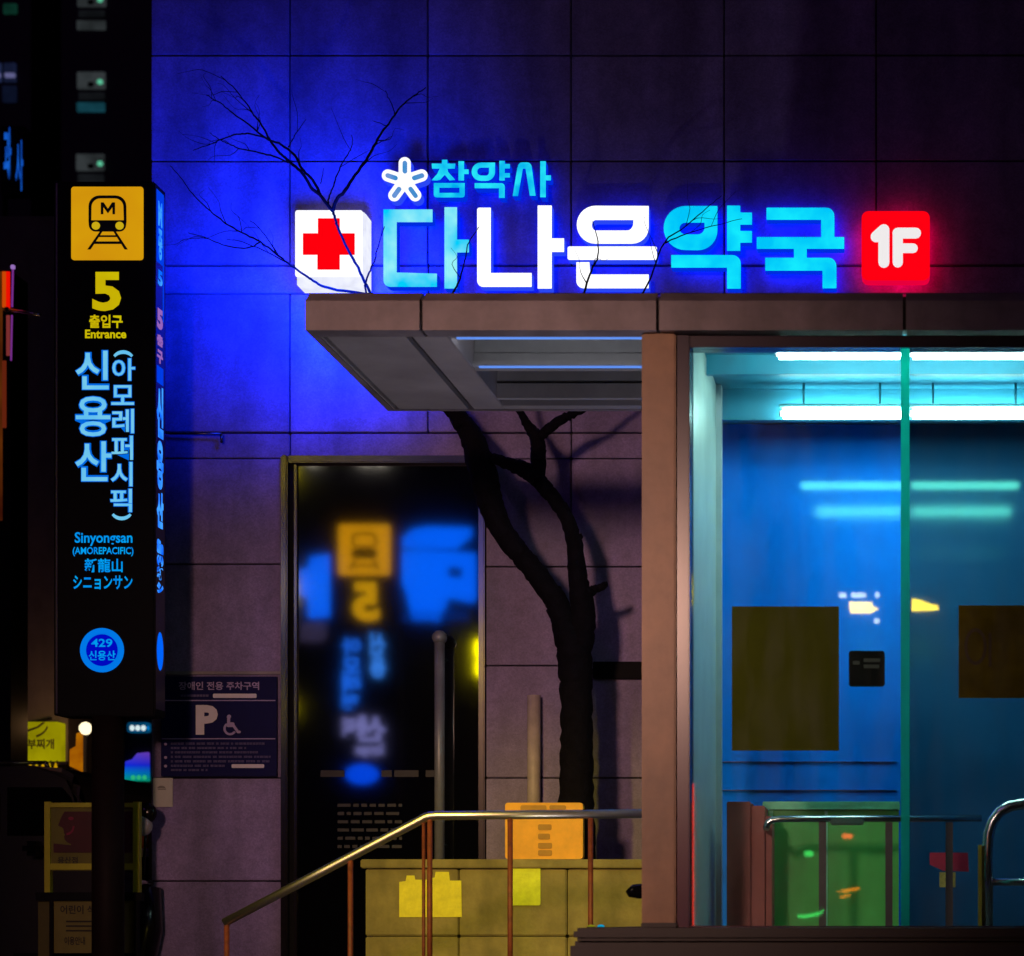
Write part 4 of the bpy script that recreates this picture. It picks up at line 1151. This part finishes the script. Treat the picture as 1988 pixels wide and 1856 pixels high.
ys = thing('yellow_lightbox', P(80, 1481, 16.95), 'yellow lit shop sign with dark Korean letters above the row of bulbs', 'light box')
m = MB(); m.pprism([rrect(46, 1401, 114, 1478, 3, 3)], 16.86, 0.135); m.build('case', glow('lightbox_yellow', lin(140, 132, 2), 1.0, 0.25, 3), ys)
m = MB(); m.text('부찌개', 53, 105, 1434, 1454, 16.857, 0.03)
m.pprism([[(47, 1418), (72, 1410), (82, 1402), (88, 1402), (74, 1413), (50, 1422)]], 16.857, 0.002); m.pprism([arc(62, 1404, 32, 28, -75, -15, 8) + arc(62, 1402, 30, 26, -15, -75, 8)], 16.857, 0.002)
m.build('print', pbr('lightbox_print', (0.04, 0.03, 0.005), 0.8), ys)
for k, px in enumerate((59, 71, 83, 96, 108)):
    c = P(px, 1488, 16.83)
    t = thing('awning_bulb', c, 'small yellow bulb under the yellow shop sign', 'bulb', 'row of bulbs under the yellow shop sign')
    m = MB(); m.lathe([(0.003, -0.03), (0.012, -0.02), (0.014, 0.0), (0.008, 0.018), (0.006, 0.03)], c, n=12); m.build('glass', glow('bulb_yellow%d' % k, lin(185 - 14 * (k % 2), 140, 4), 1.0), t)
    m = MB(); m.tube([c + Vector((0, 0, 0.03)), c + Vector((0, 0.03, 0.05))], 0.006, 6); m.build('socket', M['black'], t)
os_ = thing('orange_banner', P(147, 1492, 16.8), 'narrow orange lit banner beside the white street bulb', 'banner')
m = MB(); m.pprism([[(135, 1455), (147, 1448), (148, 1424), (158, 1420), (158, 1498), (150, 1494), (135, 1487)]], 16.8, 0.04); m.build('panel', glow('banner_orange', lin(175, 105, 4), 1.0, 0.5, 5, lin(130, 60, 2)), os_)
m = MB(); m.tube([P(140, 1490, 16.83), Vector((X(140, 16.83), 16.83, 0))], 0.02, 8); m.build('pole', M['black'], os_)
wl = thing('globe_lamp', (X(166, 16.6), 16.6, 0), 'round warm white street bulb beside the narrow orange banner', 'lamp')
c = P(166, 1414, 16.6)
m = MB(); m.lathe([(0.002, -0.055), (0.03, -0.045), (0.052, -0.01), (0.05, 0.02), (0.03, 0.045), (0.002, 0.055)], c, n=18); m.build('globe', glow('globe', lin(255, 238, 190), 1.6), wl)
m = MB(); m.tube([c - Vector((0, 0, 0.055)), Vector((c.x, c.y, 0))], 0.02, 10); m.build('post', M['black'], wl)
gl_ = bpy.data.lights.new('globe_light', 'POINT'); gl_.energy = 9; gl_.color = (1.0, 0.5, 0.2); gl_.shadow_soft_size = 0.06
go = bpy.data.objects.new('globe_light', gl_); go.location = c + Vector((-0.12, -0.25, 0)); COL.objects.link(go)

# lit red column with a violet tube, and its bracket
rc = thing('neon_column', (X(11, 15.5), 15.5, 0), 'glowing red and orange sign column with a violet tube and a bracket', 'neon sign')
m = MB(); m.pbox(-14, 21, 526, 2100, 15.52, 0.3); m.build('core', M['black'], rc)
m = MB(); m.pbox(4, 11, 527, 596, 15.505, 0.014); m.pbox(-12, 3.5, 527, 1010, 15.505, 0.014, 1); m.pbox(11.5, 18, 527, 600, 15.503, 0.016, 2); m.pbox(12, 18, 612, 690, 15.505, 0.014, 3); m.pbox(4, 11, 700, 830, 15.505, 0.014, 4)
m.build('lit_panel', [glow('col_orange', lin(200, 70, 5), 1.0), glow('col_brown', lin(95, 45, 8), 1.0, 0.5, 2, lin(50, 14, 5)), glow('col_red', lin(235, 15, 3), 1.0), glow('col_rose', lin(120, 45, 45), 1.0), glow('col_rust', lin(95, 32, 14), 1.0)], rc)
m = MB(); m.tube([P(25, 522, 15.49), P(23.5, 596, 15.49)], 0.008, 8); m.tube([P(23.2, 612, 15.49), P(21.5, 700, 15.49)], 0.007, 8); m.build('violet_tube', glow('violet', lin(115, 45, 135), 1.0), rc)
m = MB(); m.lathe([(0.004, -0.02), (0.017, -0.01), (0.017, 0.012), (0.004, 0.02)], P(25, 519, 15.49), n=12); m.build('tube_tip', glow('tip', lin(150, 110, 185), 1.0), rc)
m = MB(); m.tube([P(14, 601, 15.47), P(78, 611, 15.3)], 0.012, 8); m.tube([P(14, 601, 15.47), P(10, 601, 15.53)], 0.02, 8); m.build('bracket', M['steel'], rc)

# far office tower with a few lit windows
tw = thing('office_tower', (X(200, 60), 60, 0), 'far dark office tower with a column of dimly lit windows', 'building')
m = MB(); m.box(X(100, 60), X(420, 60), 60.0, 75.0, 0, Z(-800, 60)); m.build('wall', pbr('tower_wall', (0.02, 0.02, 0.024), 0.6), tw)
Wg = [glow('window_grey', lin(42, 46, 48), 1.0, 0.4, 1.2), glow('window_dim', lin(18, 20, 23), 1.0, 0.4, 1.2), glow('window_teal', lin(18, 62, 74), 1.0, 0.4, 1.2), glow('window_bright', lin(90, 190, 150), 1.0), M['black']]
for (a, c, y0, y1, k) in ((423, 578, -40, 36, 0), (430, 572, 58, 92, 1), (420, 577, 113, 163, 0), (422, 575, 395, 487, 0), (430, 572, 508, 545, 1), (420, 573, 562, 613, 2), (417, 570, 845, 935, 0), (425, 567, 955, 1010, 1), (420, 570, 1060, 1110, 2)):
    p0 = z1(a, y0); p1 = z1(c, y1)
    m = MB(); m.pprism([rrect(p0[0], p0[1], p1[0], p1[1], 1.5, 2)], 59.95, 0.06); wn = m.build('window', Wg[k], tw)
    if y1 - y0 > 70:
        m = MB(); pc = z1(547, y1 - 38); m.pprism([arc(pc[0], pc[1], 5.5, 5, 0, 330, 12)], 59.9, 0.03); m.build('window_lamp', Wg[3], wn)
        m = MB(); pc = z1(480, y1 - 37); pe = z1(512, y1 - 12); m.pbox(pc[0], pe[0], pc[1], pe[1], 59.9, 0.03); m.build('blind', Wg[4], wn)
t2 = thing('apartment_tower', (X(0, 45), 45, 0), 'dark tower with faint blue and green windows behind the slim blue letters', 'building')
m = MB(); m.box(X(-500, 45), X(60, 45), 45, 46.6, 0, Z(-600, 45)); m.build('wall', pbr('tower_wall2', (0.018, 0.018, 0.022), 0.6), t2)
for i, (a, c, y0, y1, col) in enumerate(((17, 90, 20, 75, (10, 44, 34)), (20, 85, 345, 448, (18, 24, 48)), (12, 88, 470, 560, (8, 13, 30)), (-70, 5, 345, 448, (28, 36, 66)))):
    p0 = z1(a, y0); p1 = z1(c, y1)
    m = MB(); m.pprism([rrect(p0[0], p0[1], p1[0], p1[1], 1.5, 2)], 44.95, 0.06); wn = m.build('window', glow('dim_window%d' % i, lin(*col), 1.0, 0.4, 1.5), t2)
    if i in (1, 3):
        m = MB(); p0 = z1(a + 4, 400); p1 = z1(c - 4, 424); m.pprism([rrect(p0[0], p0[1], p1[0], p1[1], 3, 3)], 44.9, 0.04); m.build('window_lamp', glow('window_strip%d' % i, lin(92, 92, 135), 1.0), wn)
# slanting blue letters on a side wall
bs = thing('blue_letter_sign', P(24, 372, 22), 'slim blue lit Korean letters high above the dark shop building', 'letter sign')
NB = glow('neon_blue', lin(20, 95, 205), 1.0, 0.5, 5, lin(10, 60, 160))
for t, a, c, y0, y1 in (('과', 7, 22, 247, 350), ('사', 30, 45, 272, 371)):
    m = MB(); m.text(t, a, c, y0, y1, 22, 0.03); m.build('letter', NB, bs)
m = MB(); m.box(X(3, 22.05), X(48, 22.05), 22.03, 22.2, Z(374, 22), Z(243, 22)); m.build('backing', M['black'], bs)
m = MB(); m.tube([Vector((X(10, 22.1), 22.1, Z(250, 22))), Vector((X(10, 22.1), 22.1, Z(500, 22)))], 0.03, 8); m.build('post', M['black'], bs)

# shop with LED sign and colour screen, seen between pole and wall
ls = thing('phone_shop', (X(240, 20), 20, 0), 'dark shop front between the pole and the granite wall', 'building')
m = MB(); m.box(X(134, 20), X(420, 20), 20.0, 30, 0, Z(1330, 20)); m.build('wall', pbr('shop2_wall', (0.02, 0.02, 0.022), 0.6), ls)
m = MB()
for k in range(14): m.box(X(244, 20), X(292, 20), 19.97, 19.995, 0.15 + k * 0.12, 0.26 + k * 0.12, 0, 0.01)
m.build('shutter', pbr('shutter', (0.02, 0.02, 0.022), 0.4), ls)
le = thing('led_strip', P(268, 1422, 19.98), 'row of white LED lamps with a cyan rim right of the pole', 'lamp')
m = MB(); m.pprism([rrect(246, 1402, 290, 1422, 6, 4)], 19.94, 0.06); m.build('case', glow('led_case', lin(0, 70, 110), 0.8, 0.4, 5), le)
for px in (256, 267, 278):
    m = MB(); m.pprism([arc(px, 1413, 4.6, 5.6, 0, 330, 12)], 19.93, 0.01); m.build('lamp', glow('led_white', lin(205, 225, 228), 1.1), le)
m = MB(); m.pprism([arc(287, 1413, 1.8, 4, 0, 330, 12)], 19.93, 0.01); m.build('lamp', glow('led_cyan', lin(0, 120, 200), 1.0), le)
cs = thing('colour_screen', P(265, 1520, 19.98), 'bright blue, violet and green video screen right of the pole', 'screen')
sm_ = bpy.data.materials.new('screen_image'); sm_.use_nodes = True
n = sm_.node_tree.nodes; l = sm_.node_tree.links
n.remove(n['Principled BSDF'])
e = n.new('ShaderNodeEmission'); tc = n.new('ShaderNodeTexCoord'); sx = n.new('ShaderNodeSeparateXYZ')
l.new(tc.outputs['Generated'], sx.inputs[0])
r1 = n.new('ShaderNodeValToRGB'); r1.color_ramp.elements[0].color = (*lin(0, 150, 110), 1); r1.color_ramp.elements[1].color = (*lin(95, 65, 190), 1)
r1.color_ramp.elements.new(0.3).color = (*lin(0, 110, 190), 1); r1.color_ramp.elements.new(0.55).color = (*lin(20, 40, 215), 1)
l.new(sx.outputs['Z'], r1.inputs[0])
r2 = n.new('ShaderNodeValToRGB'); r2.color_ramp.elements[0].color = (0.2, 0.9, 1, 1); r2.color_ramp.elements[1].color = (1, 0.45, 0.5, 1)
l.new(sx.outputs['X'], r2.inputs[0])
mx = n.new('ShaderNodeMix'); mx.data_type = 'RGBA'; mx.blend_type = 'MULTIPLY'; mx.inputs['Factor'].default_value = 0.45
l.new(r1.outputs[0], mx.inputs['A']); l.new(r2.outputs[0], mx.inputs['B']); l.new(mx.outputs['Result'], e.inputs[0])
l.new(e.outputs[0], n['Material Output'].inputs['Surface'])
m = MB(); m.pprism([[(240, 1515), (243, 1478), (256, 1474), (266, 1462), (286, 1460), (287, 1516)]], 19.93, 0.06); m.build('display', sm_, cs)
for px in (258, 269, 280):
    m = MB(); m.pprism([arc(px, 1509, 4.2, 4.6, 0, 330, 12)], 19.92, 0.009); m.build('lamp', glow('green_led', lin(40, 175, 120), 1.0), cs)

# ------------------------------------------------------------------ behind the viewer: what the dark door and the booth glass mirror
def Vm(v): return 2 * 12.02 - v      # real distance of something whose mirror image lies v away
slamp = Vector((-3.3, -2.0, 4.05))
la = thing('street_lamp', (slamp.x, -2.6, 0), 'warm street lamp on a tall pole across the pavement, facing the entrance', 'street lamp')
m = MB(); m.tube([(slamp.x, -2.6, 0), (slamp.x, -2.6, 4.0), (slamp.x, -2.55, 4.12), (slamp.x, -2.3, 4.16)], 0.05, 12); m.build('pole', M['darksteel'], la)
m = MB(); m.box(slamp.x - 0.14, slamp.x + 0.14, -2.35, -1.95, 4.10, 4.18, 0, 0.02); m.build('head', M['darksteel'], la)
m = MB(); m.box(slamp.x - 0.11, slamp.x + 0.11, -2.02, -1.948, 4.00, 4.099, 0, 0.01); m.build('lens', glow('lamp_lens', (1.0, 0.62, 0.3), 8.0), la)
sp = bpy.data.lights.new('street_lamp_light', 'SPOT')
sp.energy = E_STREET; sp.color = (1.0, 0.55, 0.42); sp.spot_size = math.radians(33); sp.spot_blend = 1.0; sp.shadow_soft_size = 0.5
spo = bpy.data.objects.new('street_lamp_light', sp)
spo.location = slamp + Vector((0, 0.12, -0.02))
aim = Vector((-2.35, 9.5, 1.95))
spo.rotation_euler = (aim - spo.location).to_track_quat('-Z', 'Y').to_euler()
COL.objects.link(spo)

a2 = Vector((-3.6, 4.0, 4.3))
la2 = thing('street_lamp', (a2.x, 3.4, 0), 'amber street lamp on a shorter pole left of the view, aimed at the stair railing', 'street lamp')
m = MB(); m.tube([(a2.x, 3.4, 0), (a2.x, 3.4, 4.25), (a2.x, 3.46, 4.4), (a2.x, 3.7, 4.44)], 0.045, 12); m.build('pole', M['darksteel'], la2)
m = MB(); m.box(a2.x - 0.12, a2.x + 0.12, 3.68, 4.05, 4.40, 4.47, 0, 0.02); m.build('head', M['darksteel'], la2)
m = MB(); m.box(a2.x - 0.08, a2.x + 0.08, 3.74, 4.0, 4.36, 4.399, 0, 0.01); m.build('lens', glow('amber_lens', (1.0, 0.7, 0.05), 8.0), la2)
sp2 = bpy.data.lights.new('amber_lamp_light', 'SPOT'); sp2.energy = E_AMBER; sp2.color = (1.0, 0.82, 0.03); sp2.spot_size = math.radians(27); sp2.spot_blend = 0.9; sp2.shadow_soft_size = 0.15
so2 = bpy.data.objects.new('amber_lamp_light', sp2); so2.location = a2 + Vector((0, 0.1, 0.0)); so2.rotation_euler = (Vector((-2.25, 10.6, 1.0)) - so2.location).to_track_quat('-Z', 'Y').to_euler(); COL.objects.link(so2)

V1 = 24.9
to = thing('mirrored_totem', (X(705, V1), Vm(V1) - 0.1, 0), 'second black subway totem standing across the pavement, seen only in the dark door', 'subway sign')  # unseen totem added so the dark door shows a reflected sign
yt = Vm(V1)
def backdisc(loops, mats, name, parent, off=0.0, t=0.01, flipc=None):
    mm = MB()
    for lps in loops:
        mm.prism([[(X(a, V1), Z(b_, V1)) for a, b_ in lp_] for lp_ in lps], yt + off - t, yt + off)
    return mm.build(name, mats, parent)
backdisc([[rrect(640, 1000, 772, 1560, 3, 2)]], M['black'], 'body', to, -0.002, 0.2)
mm = MB(); mm.tube([(X(706, V1), yt - 0.1, 0), (X(706, V1), yt - 0.1, Z(1559, V1))], 0.09, 14); mm.build('pole', M['black'], to)
BR = 4.2
pnl = backdisc([[rrect(657, 1018, 757, 1117, 6, 4)]], glow('m_yellow', lin(205, 140, 8), BR), 'pictogram', to, 0.004, 0.005)
backdisc([[rrect(682, 1034, 732, 1064, 12, 4), rrect(687, 1039, 727, 1060, 8, 4)], [rrect(682, 1066, 732, 1084, 6, 3)], [[(686, 1088), (692, 1088), (682, 1106), (676, 1106)]], [[(722, 1088), (728, 1088), (738, 1106), (732, 1106)]], [[(684, 1096), (730, 1096), (732, 1100), (682, 1100)]]], M['ink'], 'symbol', pnl, 0.007, 0.002)
def mtext(items, mat, name, bold):
    mm = MB()
    for (t, a, b_, c, e_) in items:
        vs0, fs0 = glyphs(t, bold)
        xs_ = [v[0] for v in vs0]; ys_ = [v[1] for v in vs0]
        a0, a1, b0, b1 = min(xs_), max(xs_), min(ys_), max(ys_)
        nv = []
        for (u, v) in vs0:
            u = 1 - (u - a0) / (a1 - a0); v = (v - b0) / (b1 - b0)
            nv.append(mm.bm.verts.new((X(a + (b_ - a) * u, V1), yt + 0.003, Z(e_ + (c - e_) * v, V1))))
        for f in fs0: mm.face([nv[i] for i in f])
    return mm.build(name, mat, to)
mtext([('5', 684, 736, 1130, 1206)], glow('m_num', lin(205, 150, 4), BR), 'exit_number', 0.05)
mtext([('신', 718, 748, 1228, 1272), ('용', 718, 748, 1274, 1316)], glow('m_blue', lin(60, 140, 255), BR), 'station_name', 0.05)
mtext([('아', 664, 700, 1238, 1272), ('모', 664, 700, 1276, 1308), ('레', 664, 700, 1310, 1344), ('퍼', 664, 698, 1346, 1380)], glow('m_blue2', lin(30, 110, 250), BR), 'subtitle', 0.05)
mtext([('산', 690, 750, 1388, 1440), ('시픽', 665, 720, 1392, 1430), ('Sinyongsan', 690, 745, 1442, 1472)], glow('m_white', lin(120, 120, 185), BR), 'foreign_names', 0.05)
backdisc([[arc(703, 1503, 33, 20, 0, 350, 30)]], glow('m_disc', lin(0, 75, 245), BR), 'line_emblem', to, 0.004, 0.005)

V2 = 32.0
op_ = thing('opposite_building', (X(800, V2), Vm(V2) - 4, -0.12), 'dark building across the road carrying huge blue lit letters', 'building')
y2 = Vm(V2)
m = MB(); m.box(-24, 8, y2 - 8, y2 - 0.1, -0.12, 12); m.build('wall', pbr('opp_wall', (0.02, 0.02, 0.022), 0.7), op_)
ob2 = thing('opposite_letters', Vector((X(800, V2), y2, Z(1230, V2))), 'huge blue lit letters on the building across the road, seen only in the dark door', 'letter sign')
def m2(loops, mat, name):
    mm = MB()
    for lps in loops: mm.prism([[(X(a, V2), Z(b_, V2)) for a, b_ in lp_] for lp_ in lps], y2 - 0.102, y2)
    return mm.build(name, mat, ob2)
def z3b(x, y): return ((800 + x / 1.7287) / 1.5214, (1300 + y / 1.7287) / 1.5214)
def c3(l_): return [z3b(*a) for a in l_]
OB = glow('opp_blue', lin(0, 95, 252), 5.0)
m2([[c3([(668, 545), (672, 500), (720, 455), (800, 440), (1022, 445), (1015, 490), (940, 550)])],
    [c3([(640, 570), (760, 562), (1040, 575), (1042, 800), (1025, 828), (900, 800), (860, 920), (720, 920), (690, 780), (650, 690)]), c3([(905, 640), (980, 650), (970, 705), (890, 690)])]], OB, 'letter')
m2([[c3([(200, 595), (300, 582), (312, 640), (308, 895), (190, 905), (186, 800), (145, 790), (145, 660), (190, 650)])]], OB, 'letter')
m2([[c3([(700, 870), (1000, 870), (1000, 915), (640, 925)])]], glow('opp_blue_dim', lin(0, 50, 150), 1.5), 'letter')
m2([[c3([(150, 930), (270, 925), (275, 1000), (250, 1025), (145, 1025)])]], glow('opp_lilac', lin(80, 70, 105), 1.6), 'lit_plate')

V3 = 2 * 8.714 - y2
yw = Vector((X(1670, V3), y2, Z(1177, V3)))
yl = thing('yellow_shop_sign', yw, 'small yellow lit shop signs across the road, seen only in the booth glass', 'light box')  # unseen plates, shaped like the glints they put in the glass
def m3(lps, mat, name):
    mm = MB(); mm.prism([[(X(a, V3), Z(b_, V3)) for a, b_ in lps]], y2 - 0.102, y2 - 0.02); return mm.build(name, mat, yl)
YB = glow('yellow_reflected', (1.0, 0.72, 0.0), 20.0)
m3([(1648, 1168), (1692, 1168), (1694, 1178), (1704, 1180), (1690, 1188), (1650, 1188)], YB, 'lit_plate')
m3([(1770, 1162), (1782, 1164), (1820, 1176), (1820, 1182), (1770, 1184)], YB, 'lit_plate')
WB = glow('pale_reflected', (0.9, 1.0, 0.75), 8.0)
for (a, c, y0, y1) in ((1628, 1642, 1150, 1158), (1651, 1680, 1150, 1158), (1698, 1706, 1149, 1158), (1696, 1706, 1200, 1208)): m3(rrect(a, y0, c, y1, 3, 3), WB, 'lamp')

TL = glow('tail_red', (1.0, 0.10, 0.02), 9.0); OL_ = glow('tail_orange', (1.0, 0.28, 0.0), 7.0); GL_ = glow('signal_green', (0.05, 1.0, 0.15), 6.0)  # coloured plates added for small glints in the booth glass
for lps, mt in (([(1623, 1731), (1640, 1726), (1668, 1722), (1666, 1727), (1640, 1732)], OL_), ([(1628, 1741), (1650, 1735), (1651, 1738), (1632, 1744)], OL_), (rrect(1634, 1618, 1654, 1627, 4, 3), TL), (rrect(1560, 1651, 1578, 1662, 5, 3), GL_), ([(1548, 1774), (1560, 1776), (1590, 1770), (1600, 1764), (1592, 1776), (1562, 1782), (1548, 1781)], GL_)):
    m3(lps, mt, 'lamp')
m3([(1310, 1520), (1345, 1520), (1345, 1830), (1310, 1830)], glow('red_banner_light', (1.0, 0.02, 0.0), 7.0), 'lit_plate')  # red plate added so the booth frame reflects red
m3(rrect(1316, 1110, 1340, 1175, 6, 3), YB, 'lit_plate')
YD = glow('yellow_far', (1.0, 0.85, 0.0), 14.0)  # plates added across the road for yellow glints on the door frame
for (a, c, y0, y1) in ((544, 562, 893, 927), (544, 562, 1118, 1164), (922, 948, 1243, 1275), (924, 950, 1280, 1312), (546, 562, 1362, 1382)): m2([[rrect(a, y0, c, y1, 6, 3)]], YD, 'lit_plate')
PD_ = glow('pale_far', (1.0, 0.9, 0.75), 9.0)  # discs added for pale glints on the door header
for px in (603, 705, 735): m2([[arc(px, 889, 8, 8, 0, 345, 16)]], PD_, 'lamp')
